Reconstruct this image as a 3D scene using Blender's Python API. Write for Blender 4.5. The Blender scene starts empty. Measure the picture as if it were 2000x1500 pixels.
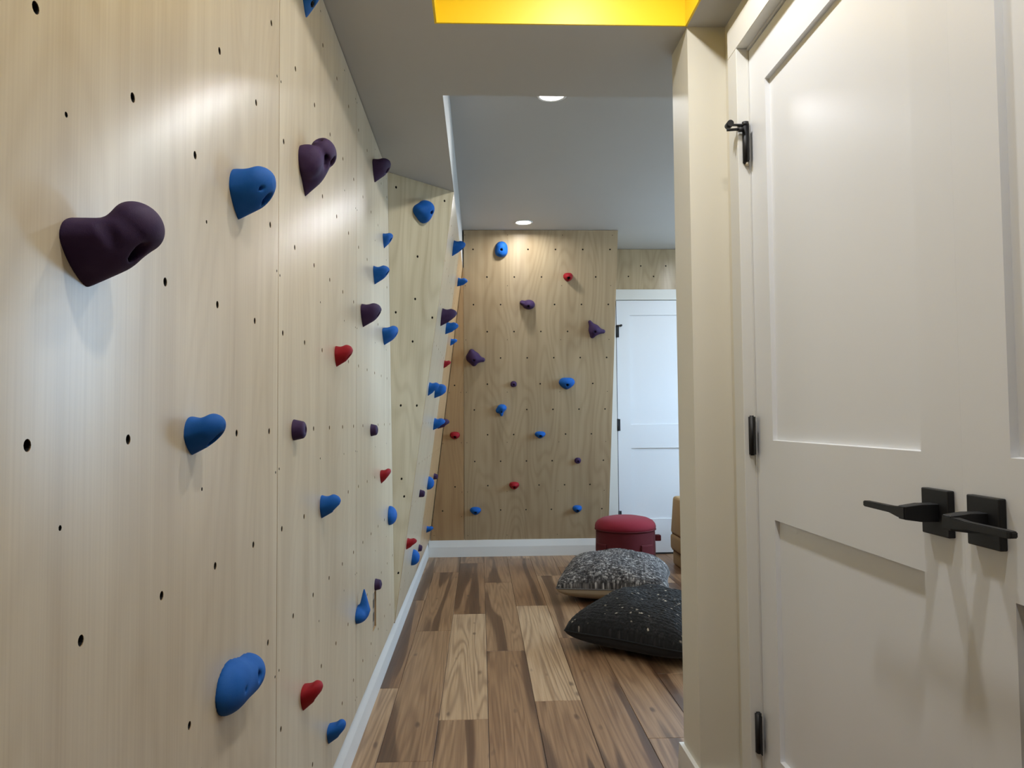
import bpy, bmesh, math, random
import numpy as np
from mathutils import Vector, Matrix
from mathutils.geometry import delaunay_2d_cdt

random.seed(7)
S = bpy.context.scene
COL = S.collection

# ------------------------------------------------------------------ camera
YAW, PITCH, ROLL, FPX, CAM_H = 0.0414, 0.0443, -0.0083, 1521.62, 1.0939
fwd = Vector((math.sin(YAW) * math.cos(PITCH), math.cos(YAW) * math.cos(PITCH), math.sin(PITCH)))
rgt = Vector((math.cos(YAW), -math.sin(YAW), 0))
upv = rgt.cross(fwd)
r2 = rgt * math.cos(ROLL) + upv * math.sin(ROLL)
u2 = -rgt * math.sin(ROLL) + upv * math.cos(ROLL)
cd = bpy.data.cameras.new('camera')
cd.sensor_width = 36.0
cd.lens = 36.0 * FPX / 2000.0
cd.clip_start = 0.02
cam = bpy.data.objects.new('camera', cd)
COL.objects.link(cam)
cam.matrix_world = Matrix(((r2.x, u2.x, -fwd.x, 0), (r2.y, u2.y, -fwd.y, 0), (r2.z, u2.z, -fwd.z, CAM_H), (0, 0, 0, 1)))
S.camera = cam

# ------------------------------------------------------------------ world, exposure
S.view_settings.view_transform = 'Standard'
S.view_settings.look = 'None'
S.view_settings.gamma = 1.0
S.view_settings.use_curve_mapping = False
S.view_settings.exposure = 0.0
S.cycles.adaptive_threshold = 0.03
S.cycles.max_bounces = 4
S.cycles.diffuse_bounces = 3
S.cycles.glossy_bounces = 2
S.cycles.transmission_bounces = 2
S.cycles.transparent_max_bounces = 4
S.cycles.caustics_reflective = False
S.cycles.caustics_refractive = False
S.cycles.sample_clamp_indirect = 4.0
W = bpy.data.worlds.new('daylight')
S.world = W
W.use_nodes = True
bg = W.node_tree.nodes['Background']
# plain daylight: blue-white sky above the horizon, dim ground below it
wt = W.node_tree
wc = wt.nodes.new('ShaderNodeTexCoord')
ws = wt.nodes.new('ShaderNodeSeparateXYZ')
wr_ = wt.nodes.new('ShaderNodeValToRGB')
wr_.color_ramp.elements[0].position = 0.49
wr_.color_ramp.elements[0].color = (0.26, 0.37, 0.48, 1)
wr_.color_ramp.elements[1].position = 0.51
wr_.color_ramp.elements[1].color = (0.48, 0.72, 1.0, 1)
wm = wt.nodes.new('ShaderNodeMath')
wm.operation = 'MULTIPLY_ADD'
wm.inputs[1].default_value = 0.5
wm.inputs[2].default_value = 0.5
wt.links.new(wc.outputs['Generated'], ws.inputs[0])
wt.links.new(ws.outputs['Z'], wm.inputs[0])
wt.links.new(wm.outputs[0], wr_.inputs[0])
wt.links.new(wr_.outputs[0], bg.inputs[0])
bg.inputs[1].default_value = 26.0
POT_W_NEAR = 8.6       # watts of each downlight in the yellow recess
POT_W_FAR = 6.5       # watts of each downlight in the far room
POT_NEAR_COL = (0.97, 0.985, 1.0)
POT_FAR_COL = (0.93, 0.97, 1.0)

# ------------------------------------------------------------------ measured dimensions (metres)
D = -0.4054            # climbing face of the left wall
XS = -0.120            # right edge of the left soffit
ZS = 2.2006            # underside of soffit and bulkhead
ZC = 2.4644            # ceiling of the far room and of the yellow recess
YY = 2.1417            # far side of the yellow recess / near face of the partition
YS = 2.6278            # far edge of the bulkhead
XC = 0.5942            # left end of the partition
Y2 = 2.3157            # far face of the partition
XW = 0.703             # door wall
XD = 0.7023            # face of the near doors
XK = 0.6701            # face of the casing
YJ = 1.9549            # far jamb
YF = 6.2616            # far wall
YPT = 5.6052           # top of the leaning far panel
YBK = -2.2            # wall behind the camera
XR = 3.3               # right wall of the far room
YR0 = 0.20             # near side of the recess
GS = 0.2006            # hole grid


# ------------------------------------------------------------------ helpers
def tag(o, label=None, cat=None, group=None, kind=None):
    if label: o['label'] = label
    if cat: o['category'] = cat
    if group: o['group'] = group
    if kind: o['kind'] = kind
    return o


def empty(name, loc=(0, 0, 0)):
    o = bpy.data.objects.new(name, None)
    o.empty_display_size = 0.05
    o.location = loc
    COL.objects.link(o)
    return o


def mesh_obj(name, me, mats, parent=None, mat=None):
    for m in (mats if isinstance(mats, (list, tuple)) else [mats]):
        me.materials.append(m)
    o = bpy.data.objects.new(name, me)
    COL.objects.link(o)
    if mat is not None:
        o.matrix_world = mat
    if parent is not None:
        o.parent = parent
        o.matrix_parent_inverse = PW(parent).inverted()
    return o


def PW(o):
    """world matrix of an object from its own settings (no depsgraph update needed)"""
    if o.parent is None:
        return o.matrix_basis.copy()
    return PW(o.parent) @ o.matrix_parent_inverse @ o.matrix_basis


def bm_obj(name, bm, mats, parent=None, mat=None, smooth=False):
    me = bpy.data.meshes.new(name)
    bmesh.ops.recalc_face_normals(bm, faces=bm.faces[:])
    bm.to_mesh(me)
    bm.free()
    if smooth:
        me.polygons.foreach_set('use_smooth', [True] * len(me.polygons))
    return mesh_obj(name, me, mats, parent, mat)


def box_into(bm, a, b, bevel=0.0, seg=2, mi=0):
    x0, y0, z0 = a
    x1, y1, z1 = b
    t = bmesh.new()
    r = bmesh.ops.create_cube(t, size=1.0)
    bmesh.ops.scale(t, vec=(abs(x1 - x0), abs(y1 - y0), abs(z1 - z0)), verts=t.verts)
    bmesh.ops.translate(t, vec=((x0 + x1) / 2, (y0 + y1) / 2, (z0 + z1) / 2), verts=t.verts)
    if bevel > 0:
        bmesh.ops.bevel(t, geom=t.edges[:], offset=bevel, segments=seg, affect='EDGES', profile=0.5)
    for f in t.faces:
        f.material_index = mi
    me = bpy.data.meshes.new('tmp')
    t.to_mesh(me)
    t.free()
    bm.from_mesh(me)
    bpy.data.meshes.remove(me)


def box(name, a, b, m, parent=None, bevel=0.0, seg=2, smooth=False):
    bm = bmesh.new()
    box_into(bm, a, b, bevel, seg)
    return bm_obj(name, bm, m, parent, smooth=smooth)


def prism(name, poly, axis, a, b, m, parent=None):
    """extrude a polygon; axis 'x','y' or 'z' gives the extrusion direction, poly holds the other two coordinates in order"""
    def P3(p, t):
        return {'x': (t, p[0], p[1]), 'y': (p[0], t, p[1]), 'z': (p[0], p[1], t)}[axis]
    bm = bmesh.new()
    va = [bm.verts.new(P3(p, a)) for p in poly]
    vb = [bm.verts.new(P3(p, b)) for p in poly]
    bm.faces.new(va)
    bm.faces.new(vb)
    n = len(poly)
    for i in range(n):
        bm.faces.new((va[i], va[(i + 1) % n], vb[(i + 1) % n], vb[i]))
    return bm_obj(name, bm, m, parent)


def cyl_into(bm, p0, p1, r0, r1=None, seg=16, mi=0, cap=True):
    p0, p1 = Vector(p0), Vector(p1)
    r1 = r0 if r1 is None else r1
    ax = (p1 - p0).normalized()
    a = ax.orthogonal().normalized()
    b = ax.cross(a)
    ra = [bm.verts.new(p0 + (a * math.cos(2 * math.pi * i / seg) + b * math.sin(2 * math.pi * i / seg)) * r0) for i in range(seg)]
    rb = [bm.verts.new(p1 + (a * math.cos(2 * math.pi * i / seg) + b * math.sin(2 * math.pi * i / seg)) * r1) for i in range(seg)]
    for i in range(seg):
        f = bm.faces.new((ra[i], ra[(i + 1) % seg], rb[(i + 1) % seg], rb[i]))
        f.material_index = mi
        f.smooth = True
    if cap:
        bm.faces.new(ra[::-1]).material_index = mi
        bm.faces.new(rb).material_index = mi


# ------------------------------------------------------------------ materials
def new_mat(name):
    m = bpy.data.materials.new(name)
    m.use_nodes = True
    nt = m.node_tree
    return m, nt, nt.nodes['Principled BSDF']


def N(nt, typ, **kw):
    n = nt.nodes.new(typ)
    for k, v in kw.items():
        setattr(n, k, v)
    return n


def ramp(nt, stops, interp='LINEAR'):
    n = nt.nodes.new('ShaderNodeValToRGB')
    cr = n.color_ramp
    cr.interpolation = interp
    while len(cr.elements) < len(stops):
        cr.elements.new(0.5)
    for e, (p, c) in zip(cr.elements, stops):
        e.position = p
        e.color = (*c, 1) if len(c) == 3 else c
    return n


def math_node(nt, op, a, b=None):
    n = N(nt, 'ShaderNodeMath', operation=op)
    for i, v in enumerate((a, b)):
        if v is None:
            continue
        if isinstance(v, (int, float)):
            n.inputs[i].default_value = v
        else:
            nt.links.new(v, n.inputs[i])
    return n.outputs[0]


def mixc(nt, fac, a, b, typ='MIX'):
    n = N(nt, 'ShaderNodeMix', data_type='RGBA', blend_type=typ)
    for i, v in ((0, fac), (6, a), (7, b)):
        if isinstance(v, (int, float)):
            n.inputs[i].default_value = v
        elif isinstance(v, tuple):
            n.inputs[i].default_value = (*v, 1)
        else:
            nt.links.new(v, n.inputs[i])
    return n.outputs[2]


def srgb(r, g, b):
    return tuple(((c / 255) / 12.92 if c / 255 <= 0.04045 else ((c / 255 + 0.055) / 1.055) ** 2.4) for c in (r, g, b))


def mat_paint(name, col, rough=0.5):
    m, nt, b = new_mat(name)
    tc = N(nt, 'ShaderNodeTexCoord')
    big = N(nt, 'ShaderNodeTexNoise')
    big.inputs['Scale'].default_value = 2.0
    big.inputs['Detail'].default_value = 1
    nt.links.new(tc.outputs['Object'], big.inputs['Vector'])
    c = mixc(nt, big.outputs['Fac'], tuple(x * 0.97 for x in col), tuple(min(1, x * 1.03) for x in col))
    nt.links.new(c, b.inputs['Base Color'])
    b.inputs['Roughness'].default_value = rough
    return m


def mat_ply(name, light, dark, figure=0.25, rough=0.30, aniso=0.90):
    """birch plywood face: local x across, local y along the grain"""
    m, nt, b = new_mat(name)
    tc = N(nt, 'ShaderNodeTexCoord')
    oi = N(nt, 'ShaderNodeObjectInfo')
    off = N(nt, 'ShaderNodeVectorMath', operation='SCALE')
    off.inputs[0].default_value = (7.3, 13.1, 0)
    nt.links.new(oi.outputs['Random'], off.inputs['Scale'])
    add = N(nt, 'ShaderNodeVectorMath', operation='ADD')
    nt.links.new(tc.outputs['Object'], add.inputs[0])
    nt.links.new(off.outputs[0], add.inputs[1])

    def noise(sx, sy, detail, rough_=0.5, dist=0.0):
        mp = N(nt, 'ShaderNodeMapping')
        mp.inputs['Scale'].default_value = (sx, sy, 1)
        nt.links.new(add.outputs[0], mp.inputs['Vector'])
        n = N(nt, 'ShaderNodeTexNoise')
        n.inputs['Scale'].default_value = 1.0
        n.inputs['Detail'].default_value = detail
        n.inputs['Roughness'].default_value = rough_
        n.inputs['Distortion'].default_value = dist
        nt.links.new(mp.outputs[0], n.inputs['Vector'])
        return n.outputs['Fac']
    contour = noise(4.2, 0.9, 1.0, 0.45)
    s = math_node(nt, 'SINE', math_node(nt, 'MULTIPLY', contour, 95.0))
    s = math_node(nt, 'POWER', math_node(nt, 'ADD', math_node(nt, 'MULTIPLY', s, 0.5), 0.5), 2.2)
    fine = noise(230, 2.2, 1.0, 0.6)
    cloud = noise(5, 1.1, 1.5)
    streak = noise(26, 0.35, 0.0)
    f = math_node(nt, 'MULTIPLY', s, figure)
    f = math_node(nt, 'ADD', f, math_node(nt, 'MULTIPLY', fine, 0.40))
    f = math_node(nt, 'ADD', f, math_node(nt, 'MULTIPLY', cloud, 0.62))
    f = math_node(nt, 'ADD', f, math_node(nt, 'MULTIPLY', streak, 0.45))
    f = math_node(nt, 'SUBTRACT', f, 0.40)
    rp = ramp(nt, [(0.0, light), (0.95, dark)])
    nt.links.new(f, rp.inputs[0])
    c = rp.outputs[0]
    nt.links.new(c, b.inputs['Base Color'])
    b.inputs['Roughness'].default_value = rough
    b.inputs['Specular IOR Level'].default_value = 0.6
    b.inputs['Anisotropic'].default_value = aniso
    cx = N(nt, 'ShaderNodeCombineXYZ')
    cx.inputs['Z'].default_value = 1.0
    nt.links.new(cx.outputs[0], b.inputs['Tangent'])
    return m


def mat_hold(name, col):
    m, nt, b = new_mat(name)
    tc = N(nt, 'ShaderNodeTexCoord')
    n = N(nt, 'ShaderNodeTexNoise')
    n.inputs['Scale'].default_value = 900
    n.inputs['Detail'].default_value = 3
    nt.links.new(tc.outputs['Object'], n.inputs['Vector'])
    n2 = N(nt, 'ShaderNodeTexNoise')
    n2.inputs['Scale'].default_value = 30
    n2.inputs['Detail'].default_value = 4
    nt.links.new(tc.outputs['Object'], n2.inputs['Vector'])
    rp = ramp(nt, [(0.35, col), (0.8, tuple(min(1, x * 1.15 + 0.012) for x in col))])
    nt.links.new(n2.outputs['Fac'], rp.inputs[0])
    nt.links.new(rp.outputs[0], b.inputs['Base Color'])
    b.inputs['Roughness'].default_value = 0.72
    b.inputs['Specular IOR Level'].default_value = 0.3
    bp = N(nt, 'ShaderNodeBump')
    bp.inputs['Strength'].default_value = 0.35
    bp.inputs['Distance'].default_value = 0.0006
    nt.links.new(n.outputs['Fac'], bp.inputs['Height'])
    nt.links.new(bp.outputs['Normal'], b.inputs['Normal'])
    return m


def mat_plank():
    """wood floor board: local y along the board; object colour red channel = how pale the board is"""
    m, nt, b = new_mat('plank_wood')
    tc = N(nt, 'ShaderNodeTexCoord')
    oi = N(nt, 'ShaderNodeObjectInfo')
    off = N(nt, 'ShaderNodeVectorMath', operation='SCALE')
    off.inputs[0].default_value = (37.3, 61.7, 11.0)
    nt.links.new(oi.outputs['Random'], off.inputs['Scale'])
    add = N(nt, 'ShaderNodeVectorMath', operation='ADD')
    nt.links.new(tc.outputs['Object'], add.inputs[0])
    nt.links.new(off.outputs[0], add.inputs[1])

    def noise(sx, sy, detail, rough_=0.5, dist=0.0, src=None):
        mp = N(nt, 'ShaderNodeMapping')
        mp.inputs['Scale'].default_value = (sx, sy, 1)
        nt.links.new(src or add.outputs[0], mp.inputs['Vector'])
        n = N(nt, 'ShaderNodeTexNoise')
        n.inputs['Scale'].default_value = 1.0
        n.inputs['Detail'].default_value = detail
        n.inputs['Roughness'].default_value = rough_
        n.inputs['Distortion'].default_value = dist
        nt.links.new(mp.outputs[0], n.inputs['Vector'])
        return n.outputs['Fac']
    sep = N(nt, 'ShaderNodeSeparateColor')
    nt.links.new(oi.outputs['Color'], sep.inputs[0])
    pale = sep.outputs[0]
    heart = noise(11.0, 0.50, 1.5, 0.5, 0.6)
    cont = noise(10.0, 0.42, 1.5, 0.5, 0.4)
    rings = math_node(nt, 'SINE', math_node(nt, 'MULTIPLY', cont, 85.0))
    rings = math_node(nt, 'POWER', math_node(nt, 'ADD', math_node(nt, 'MULTIPLY', rings, 0.5), 0.5), 2.0)
    fine = noise(150, 3.0, 1.0, 0.65)
    sap = ramp(nt, [(0.15, srgb(200, 170, 136)), (0.85, srgb(168, 134, 98))])
    nt.links.new(fine, sap.inputs[0])
    mid = ramp(nt, [(0.15, srgb(152, 112, 76)), (0.85, srgb(112, 77, 49))])
    nt.links.new(fine, mid.inputs[0])
    drk = ramp(nt, [(0.15, srgb(82, 54, 35)), (0.85, srgb(54, 34, 22))])
    nt.links.new(fine, drk.inputs[0])
    body = mixc(nt, pale, mid.outputs[0], sap.outputs[0])
    # heartwood streaks with fairly crisp edges, fewer on pale boards
    thr = math_node(nt, 'SUBTRACT', heart, math_node(nt, 'MULTIPLY', pale, 0.16))
    hs = ramp(nt, [(0.49, (0, 0, 0)), (0.535, (0.75, 0.75, 0.75)), (0.66, (0.9, 0.9, 0.9))])
    nt.links.new(thr, hs.inputs[0])
    c = mixc(nt, hs.outputs[0], body, drk.outputs[0])
    c = mixc(nt, math_node(nt, 'MULTIPLY', rings, 0.45), c, srgb(96, 64, 42))
    # knots
    dv = N(nt, 'ShaderNodeMapping')
    dv.inputs['Scale'].default_value = (13.0, 4.5, 1)
    nt.links.new(add.outputs[0], dv.inputs['Vector'])
    vo = N(nt, 'ShaderNodeTexVoronoi')
    vo.inputs['Scale'].default_value = 1.0
    nt.links.new(dv.outputs[0], vo.inputs['Vector'])
    kn = ramp(nt, [(0.0, (1, 1, 1)), (0.06, (0.8, 0.8, 0.8)), (0.15, (0, 0, 0))])
    wob = math_node(nt, 'ADD', vo.outputs['Distance'], math_node(nt, 'MULTIPLY', math_node(nt, 'SUBTRACT', noise(40, 10, 1.0), 0.5), 0.22))
    nt.links.new(wob, kn.inputs[0])
    c = mixc(nt, math_node(nt, 'MULTIPLY', kn.outputs[0], 0.75), c, srgb(70, 47, 34))
    nt.links.new(c, b.inputs['Base Color'])
    b.inputs['Roughness'].default_value = 0.36
    b.inputs['Specular IOR Level'].default_value = 0.45
    return m


def mat_simple(name, col, rough=0.5, metal=0.0, emit=None, estr=0.0):
    m, nt, b = new_mat(name)
    tc = N(nt, 'ShaderNodeTexCoord')
    no = N(nt, 'ShaderNodeTexNoise')
    no.inputs['Scale'].default_value = 60
    nt.links.new(tc.outputs['Object'], no.inputs['Vector'])
    c = mixc(nt, no.outputs['Fac'], tuple(x * 0.93 for x in col), tuple(min(1, x * 1.07) for x in col))
    nt.links.new(c, b.inputs['Base Color'])
    b.inputs['Roughness'].default_value = rough
    b.inputs['Metallic'].default_value = metal
    if emit:
        b.inputs['Emission Color'].default_value = (*emit, 1)
        b.inputs['Emission Strength'].default_value = estr
    return m


def mat_fabric(name, col, scale=700, amount=0.12, rough=0.9, bump=0.3):
    m, nt, b = new_mat(name)
    tc = N(nt, 'ShaderNodeTexCoord')
    n = N(nt, 'ShaderNodeTexNoise')
    n.inputs['Scale'].default_value = scale
    n.inputs['Detail'].default_value = 2
    nt.links.new(tc.outputs['Object'], n.inputs['Vector'])
    rp = ramp(nt, [(0.3, tuple(x * (1 - amount) for x in col)), (0.7, tuple(min(1, x * (1 + amount)) for x in col))])
    nt.links.new(n.outputs['Fac'], rp.inputs[0])
    nt.links.new(rp.outputs[0], b.inputs['Base Color'])
    b.inputs['Roughness'].default_value = rough
    b.inputs['Sheen Weight'].default_value = 0.05
    bp = N(nt, 'ShaderNodeBump')
    bp.inputs['Strength'].default_value = bump
    bp.inputs['Distance'].default_value = 0.001
    nt.links.new(n.outputs['Fac'], bp.inputs['Height'])
    nt.links.new(bp.outputs['Normal'], b.inputs['Normal'])
    return m


def mat_knit(name, stops, scale=120.0, fleck=None):
    """chunky knit: colour varies stitch by stitch (uv space)"""
    m, nt, b = new_mat(name)
    uv = N(nt, 'ShaderNodeTexCoord')
    mp = N(nt, 'ShaderNodeMapping')
    mp.inputs['Scale'].default_value = (scale * 0.55, scale, 1)
    nt.links.new(uv.outputs['UV'], mp.inputs['Vector'])
    vo = N(nt, 'ShaderNodeTexVoronoi')
    vo.inputs['Scale'].default_value = 1.0
    vo.inputs['Randomness'].default_value = 0.75
    nt.links.new(mp.outputs[0], vo.inputs['Vector'])
    sep = N(nt, 'ShaderNodeSeparateColor')
    nt.links.new(vo.outputs['Color'], sep.inputs[0])
    big = N(nt, 'ShaderNodeTexNoise')
    big.inputs['Scale'].default_value = 7.0
    nt.links.new(uv.outputs['UV'], big.inputs['Vector'])
    f = math_node(nt, 'ADD', math_node(nt, 'MULTIPLY', sep.outputs[0], 0.75), math_node(nt, 'MULTIPLY', math_node(nt, 'SUBTRACT', big.outputs['Fac'], 0.5), 0.8))
    rp = ramp(nt, stops)
    nt.links.new(f, rp.inputs[0])
    c = rp.outputs[0]
    if fleck:
        fl = ramp(nt, [(0.980, (0, 0, 0)), (0.992, (1, 1, 1))])
        nt.links.new(sep.outputs[1], fl.inputs[0])
        c = mixc(nt, fl.outputs[0], c, fleck)
    gap = ramp(nt, [(0.25, (1, 1, 1)), (0.75, (0.35, 0.35, 0.35))])
    nt.links.new(vo.outputs['Distance'], gap.inputs[0])
    nt.links.new(mixc(nt, 1.0, c, gap.outputs[0], 'MULTIPLY'), b.inputs['Base Color'])
    b.inputs['Roughness'].default_value = 0.85
    b.inputs['Sheen Weight'].default_value = 0.03
    bp = N(nt, 'ShaderNodeBump')
    bp.inputs['Strength'].default_value = 0.9
    bp.inputs['Distance'].default_value = 0.004
    bp.invert = True
    nt.links.new(vo.outputs['Distance'], bp.inputs['Height'])
    nt.links.new(bp.outputs['Normal'], b.inputs['Normal'])
    return m


M_CREAM = mat_paint('cream_wall_paint', srgb(222, 216, 200), 0.55)
M_WHITE = mat_paint('white_trim_paint', srgb(222, 220, 214), 0.38)
M_DOOR = mat_paint('door_paint', srgb(230, 231, 233), 0.33)
M_CEIL = mat_paint('ceiling_paint', srgb(186, 184, 180), 0.6)
M_YEL = mat_paint('yellow_paint', srgb(252, 214, 28), 0.45)
PLY_L, PLY_D = srgb(212, 199, 174), srgb(166, 147, 118)
M_PLY = mat_ply('birch_plywood', PLY_L, PLY_D, 0.10)
M_PLYF = mat_ply('figured_birch_plywood', srgb(210, 197, 166), srgb(164, 146, 112), 0.22)
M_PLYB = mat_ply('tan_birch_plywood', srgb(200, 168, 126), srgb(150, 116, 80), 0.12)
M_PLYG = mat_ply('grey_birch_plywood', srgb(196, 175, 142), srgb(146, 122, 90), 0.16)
M_PLYEDGE = mat_simple('plywood_core', srgb(180, 148, 108), 0.8)
M_DARK = mat_simple('dark_hole_and_gap_shade', (0.004, 0.0035, 0.003), 0.9)  # dark inside of drilled holes; also painted shade in the far door gap
M_NUT = mat_simple('threaded_insert_steel', (0.05, 0.045, 0.04), 0.5, 0.6)
M_PLANK = mat_plank()
M_GAP = mat_simple('underlay_and_seam_shade', srgb(52, 38, 28), 0.9)  # dark underlay; also colours the wall behind the sheets so seams look shaded
M_BLUE = mat_hold('blue_hold_resin', srgb(4, 84, 164))
M_RED = mat_hold('red_hold_resin', srgb(142, 7, 23))
M_PUR = mat_hold('purple_hold_resin', srgb(52, 30, 68))
M_STEEL = mat_simple('dark_bolt_steel', (0.012, 0.012, 0.013), 0.45, 0.7)
M_BLACK = mat_simple('matte_black_metal', (0.004, 0.004, 0.005), 0.55, 0.0)
M_LENS = mat_simple('lamp_lens', (0.9, 0.9, 0.88), 0.5, 0.0, (1.0, 0.96, 0.9), 14.0)
M_LENS.cycles.emission_sampling = 'NONE'
M_TRIMW = mat_simple('lamp_trim_white', (0.8, 0.8, 0.79), 0.4)
M_RUBBER = mat_simple('clear_plastic', srgb(170, 160, 140), 0.4)
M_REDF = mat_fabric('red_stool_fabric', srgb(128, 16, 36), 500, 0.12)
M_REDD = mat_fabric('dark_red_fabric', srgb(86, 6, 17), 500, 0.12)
M_TAN = mat_fabric('tan_suede', srgb(174, 138, 82), 200, 0.06, 0.75, 0.1)
M_SEAM = mat_fabric('tan_piping', srgb(112, 80, 44), 300, 0.1)
M_BEIGE = mat_fabric('beige_cotton', srgb(168, 152, 128), 900, 0.06)
M_BLKBK = mat_fabric('black_cotton', srgb(22, 20, 21), 900, 0.1)
M_KNITG = mat_knit('grey_marl_knit', [(0.05, srgb(52, 48, 48)), (0.4, srgb(104, 98, 96)), (0.75, srgb(192, 186, 180))], 100)
M_KNITB = mat_knit('black_knit', [(0.1, srgb(9, 8, 9)), (0.5, srgb(22, 20, 21)), (0.85, srgb(46, 43, 44))], 95, srgb(200, 188, 170))
M_DOORSW = mat_simple('door_sweep_rubber', (0.01, 0.01, 0.01), 0.7)
M_OUT = mat_simple('outlet_plastic', srgb(150, 136, 120), 0.5)

# ------------------------------------------------------------------ room shell
floor = tag(box('floor', (D - 0.2, YBK - 0.1, -0.06), (XR + 0.1, YF + 0.1, -0.009), M_GAP), kind='structure')

wl = tag(box('wall_left', (D - 0.16, YBK - 0.1, 0), (D - 0.020, YF + 0.1, 2.7), M_GAP), kind='structure')  # backing coloured dark to put shade into the sheet seams
bm = bmesh.new()
box_into(bm, (D - 0.02, YF, 0), (2.15, YF + 0.14, 2.7))
box_into(bm, (2.80, YF, 0), (XR + 0.1, YF + 0.14, 2.7))
box_into(bm, (2.15, YF, 0), (2.80, YF + 0.14, 1.25))
box_into(bm, (2.15, YF, 2.1), (2.80, YF + 0.14, 2.7))
wb = tag(bm_obj('wall_back', bm, M_CREAM), kind='structure')
wn = tag(box('wall_near', (D - 0.02, YBK - 0.14, 0), (XW + 0.3, YBK, 2.7), M_CREAM), kind='structure')

# right side: wall carrying the double doors (opening from YN to YJ)
YN = 0.282
DTOP = 2.046
bm = bmesh.new()
box_into(bm, (XW, YJ, 0), (XW + 0.12, YY, 2.7))
box_into(bm, (XW, YBK - 0.1, 0), (XW + 0.12, YN, 2.7))
box_into(bm, (XW, YN, DTOP + 0.012), (XW + 0.12, YJ, 2.7))
wd = tag(bm_obj('wall_right', bm, M_CREAM), kind='structure')
# closet behind the doors keeps light out
tag(box('wall_closet', (XW + 0.55, YBK - 0.1, 0), (XW + 0.6, YY, 2.7), M_CREAM), kind='structure')
# partition end that stands between the doors and the far room
tag(box('wall_partition', (XC, YY, 0), (XR + 0.1, Y2, 2.7), M_CREAM), kind='structure')

# far right wall with a high window that lets daylight into the far room
WY0, WY1, WZ0, WZ1 = 4.05, 5.75, 1.15, 2.2
bm = bmesh.new()
box_into(bm, (XR, Y2, 0), (XR + 0.14, WY0, 2.7))
box_into(bm, (XR, WY1, 0), (XR + 0.14, YF + 0.1, 2.7))
box_into(bm, (XR, WY0, 0), (XR + 0.14, WY1, WZ0))
box_into(bm, (XR, WY0, WZ1), (XR + 0.14, WY1, 2.7))
tag(bm_obj('wall_far_right', bm, M_CREAM), kind='structure')
gm, gnt, gb = new_mat('window_glass')
gt = N(gnt, 'ShaderNodeBsdfTransparent')
gg = N(gnt, 'ShaderNodeBsdfGlossy')
gg.inputs['Roughness'].default_value = 0.02
gx = N(gnt, 'ShaderNodeMixShader')
gx.inputs[0].default_value = 0.06
gnt.links.new(gt.outputs[0], gx.inputs[1])
gnt.links.new(gg.outputs[0], gx.inputs[2])
gnt.links.new(gx.outputs[0], gnt.nodes['Material Output'].inputs['Surface'])


def window(name, M4, w, z0, z1):
    """window in local x (0..w), local z; local +y points outside"""
    win = tag(empty(name, M4.translation), kind='structure')
    bm = bmesh.new()
    for a, b_ in (((0, z0), (w, z0 + 0.05)), ((0, z1 - 0.05), (w, z1)), ((0, z0), (0.05, z1)), ((w - 0.05, z0), (w, z1)), ((w / 2 - 0.025, z0), (w / 2 + 0.025, z1))):
        box_into(bm, (a[0], 0.05, a[1]), (b_[0], 0.10, b_[1]))
    bm_obj('window_frame', bm, M_WHITE, win, M4)
    for xa, xb in ((0.05, w / 2 - 0.025), (w / 2 + 0.025, w - 0.05)):
        bm = bmesh.new()
        box_into(bm, (xa, 0.072, z0 + 0.05), (xb, 0.078, z1 - 0.05))
        bm_obj('pane', bm, gm, win, M4)
    pl = bpy.data.lights.new('window_portal', 'AREA')
    pl.shape = 'RECTANGLE'
    pl.size, pl.size_y = w, z1 - z0
    pl.cycles.is_portal = True
    po = bpy.data.objects.new('window_portal', pl)
    COL.objects.link(po)
    R3 = Matrix(((1, 0, 0), (0, 0, 1), (0, 1, 0)))
    inward = -(M4.to_3x3() @ Vector((0, 1, 0)))
    po.rotation_euler = inward.to_track_quat('-Z', 'Z').to_euler()
    po.location = M4 @ Vector((w / 2, 0.13, (z0 + z1) / 2))


window('window_1', Matrix(((0, 1, 0, XR), (1, 0, 0, WY0), (0, 0, 1, 0), (0, 0, 0, 1))), WY1 - WY0, WZ0, WZ1)
VX0, VX1, VZ0, VZ1 = 2.15, 2.80, 1.25, 2.1
window('window_2', Matrix.Translation((VX0, YF, 0)), VX1 - VX0, VZ0, VZ1)

# ceilings
tag(box('ceiling', (D - 0.1, YS - 0.02, ZC), (XR + 0.1, YF + 0.1, ZC + 0.1), M_CEIL), kind='structure')
tag(box('ceiling_recess', (XS - 0.02, YR0 - 0.02, ZC), (XC + 0.02, YY + 0.02, ZC + 0.1), M_CEIL), kind='structure')
# dropped soffits around the recess
tag(box('ceiling_soffit_left', (D - 0.02, YBK, ZS), (XS, YF, ZC), M_CEIL), kind='structure')
tag(box('ceiling_bulkhead', (XS, YY, ZS), (XR, YS, ZC + 0.02), M_CEIL), kind='structure')
tag(box('ceiling_soffit_right', (XC, YBK, ZS), (XW + 0.02, YY, ZC), M_CEIL), kind='structure')
tag(box('ceiling_soffit_near', (XS, YBK, ZS), (XC, YR0, ZC), M_CEIL), kind='structure')
# yellow lining boards of the recess
T = 0.006
ylin = tag(empty('trim_1', (XS, YR0, ZS)), kind='structure')
box('lining_board', (XS, YY - T, ZS), (XC, YY, ZC), M_YEL, ylin)
box('lining_board', (XS, YR0, ZS), (XC, YR0 + T, ZC), M_YEL, ylin)
box('lining_board', (XS, YR0 + T, ZS), (XS + T, YY - T, ZC), M_YEL, ylin)
box('lining_board', (XC - T, YR0 + T, ZS), (XC, YY - T, ZC), M_YEL, ylin)


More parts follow.
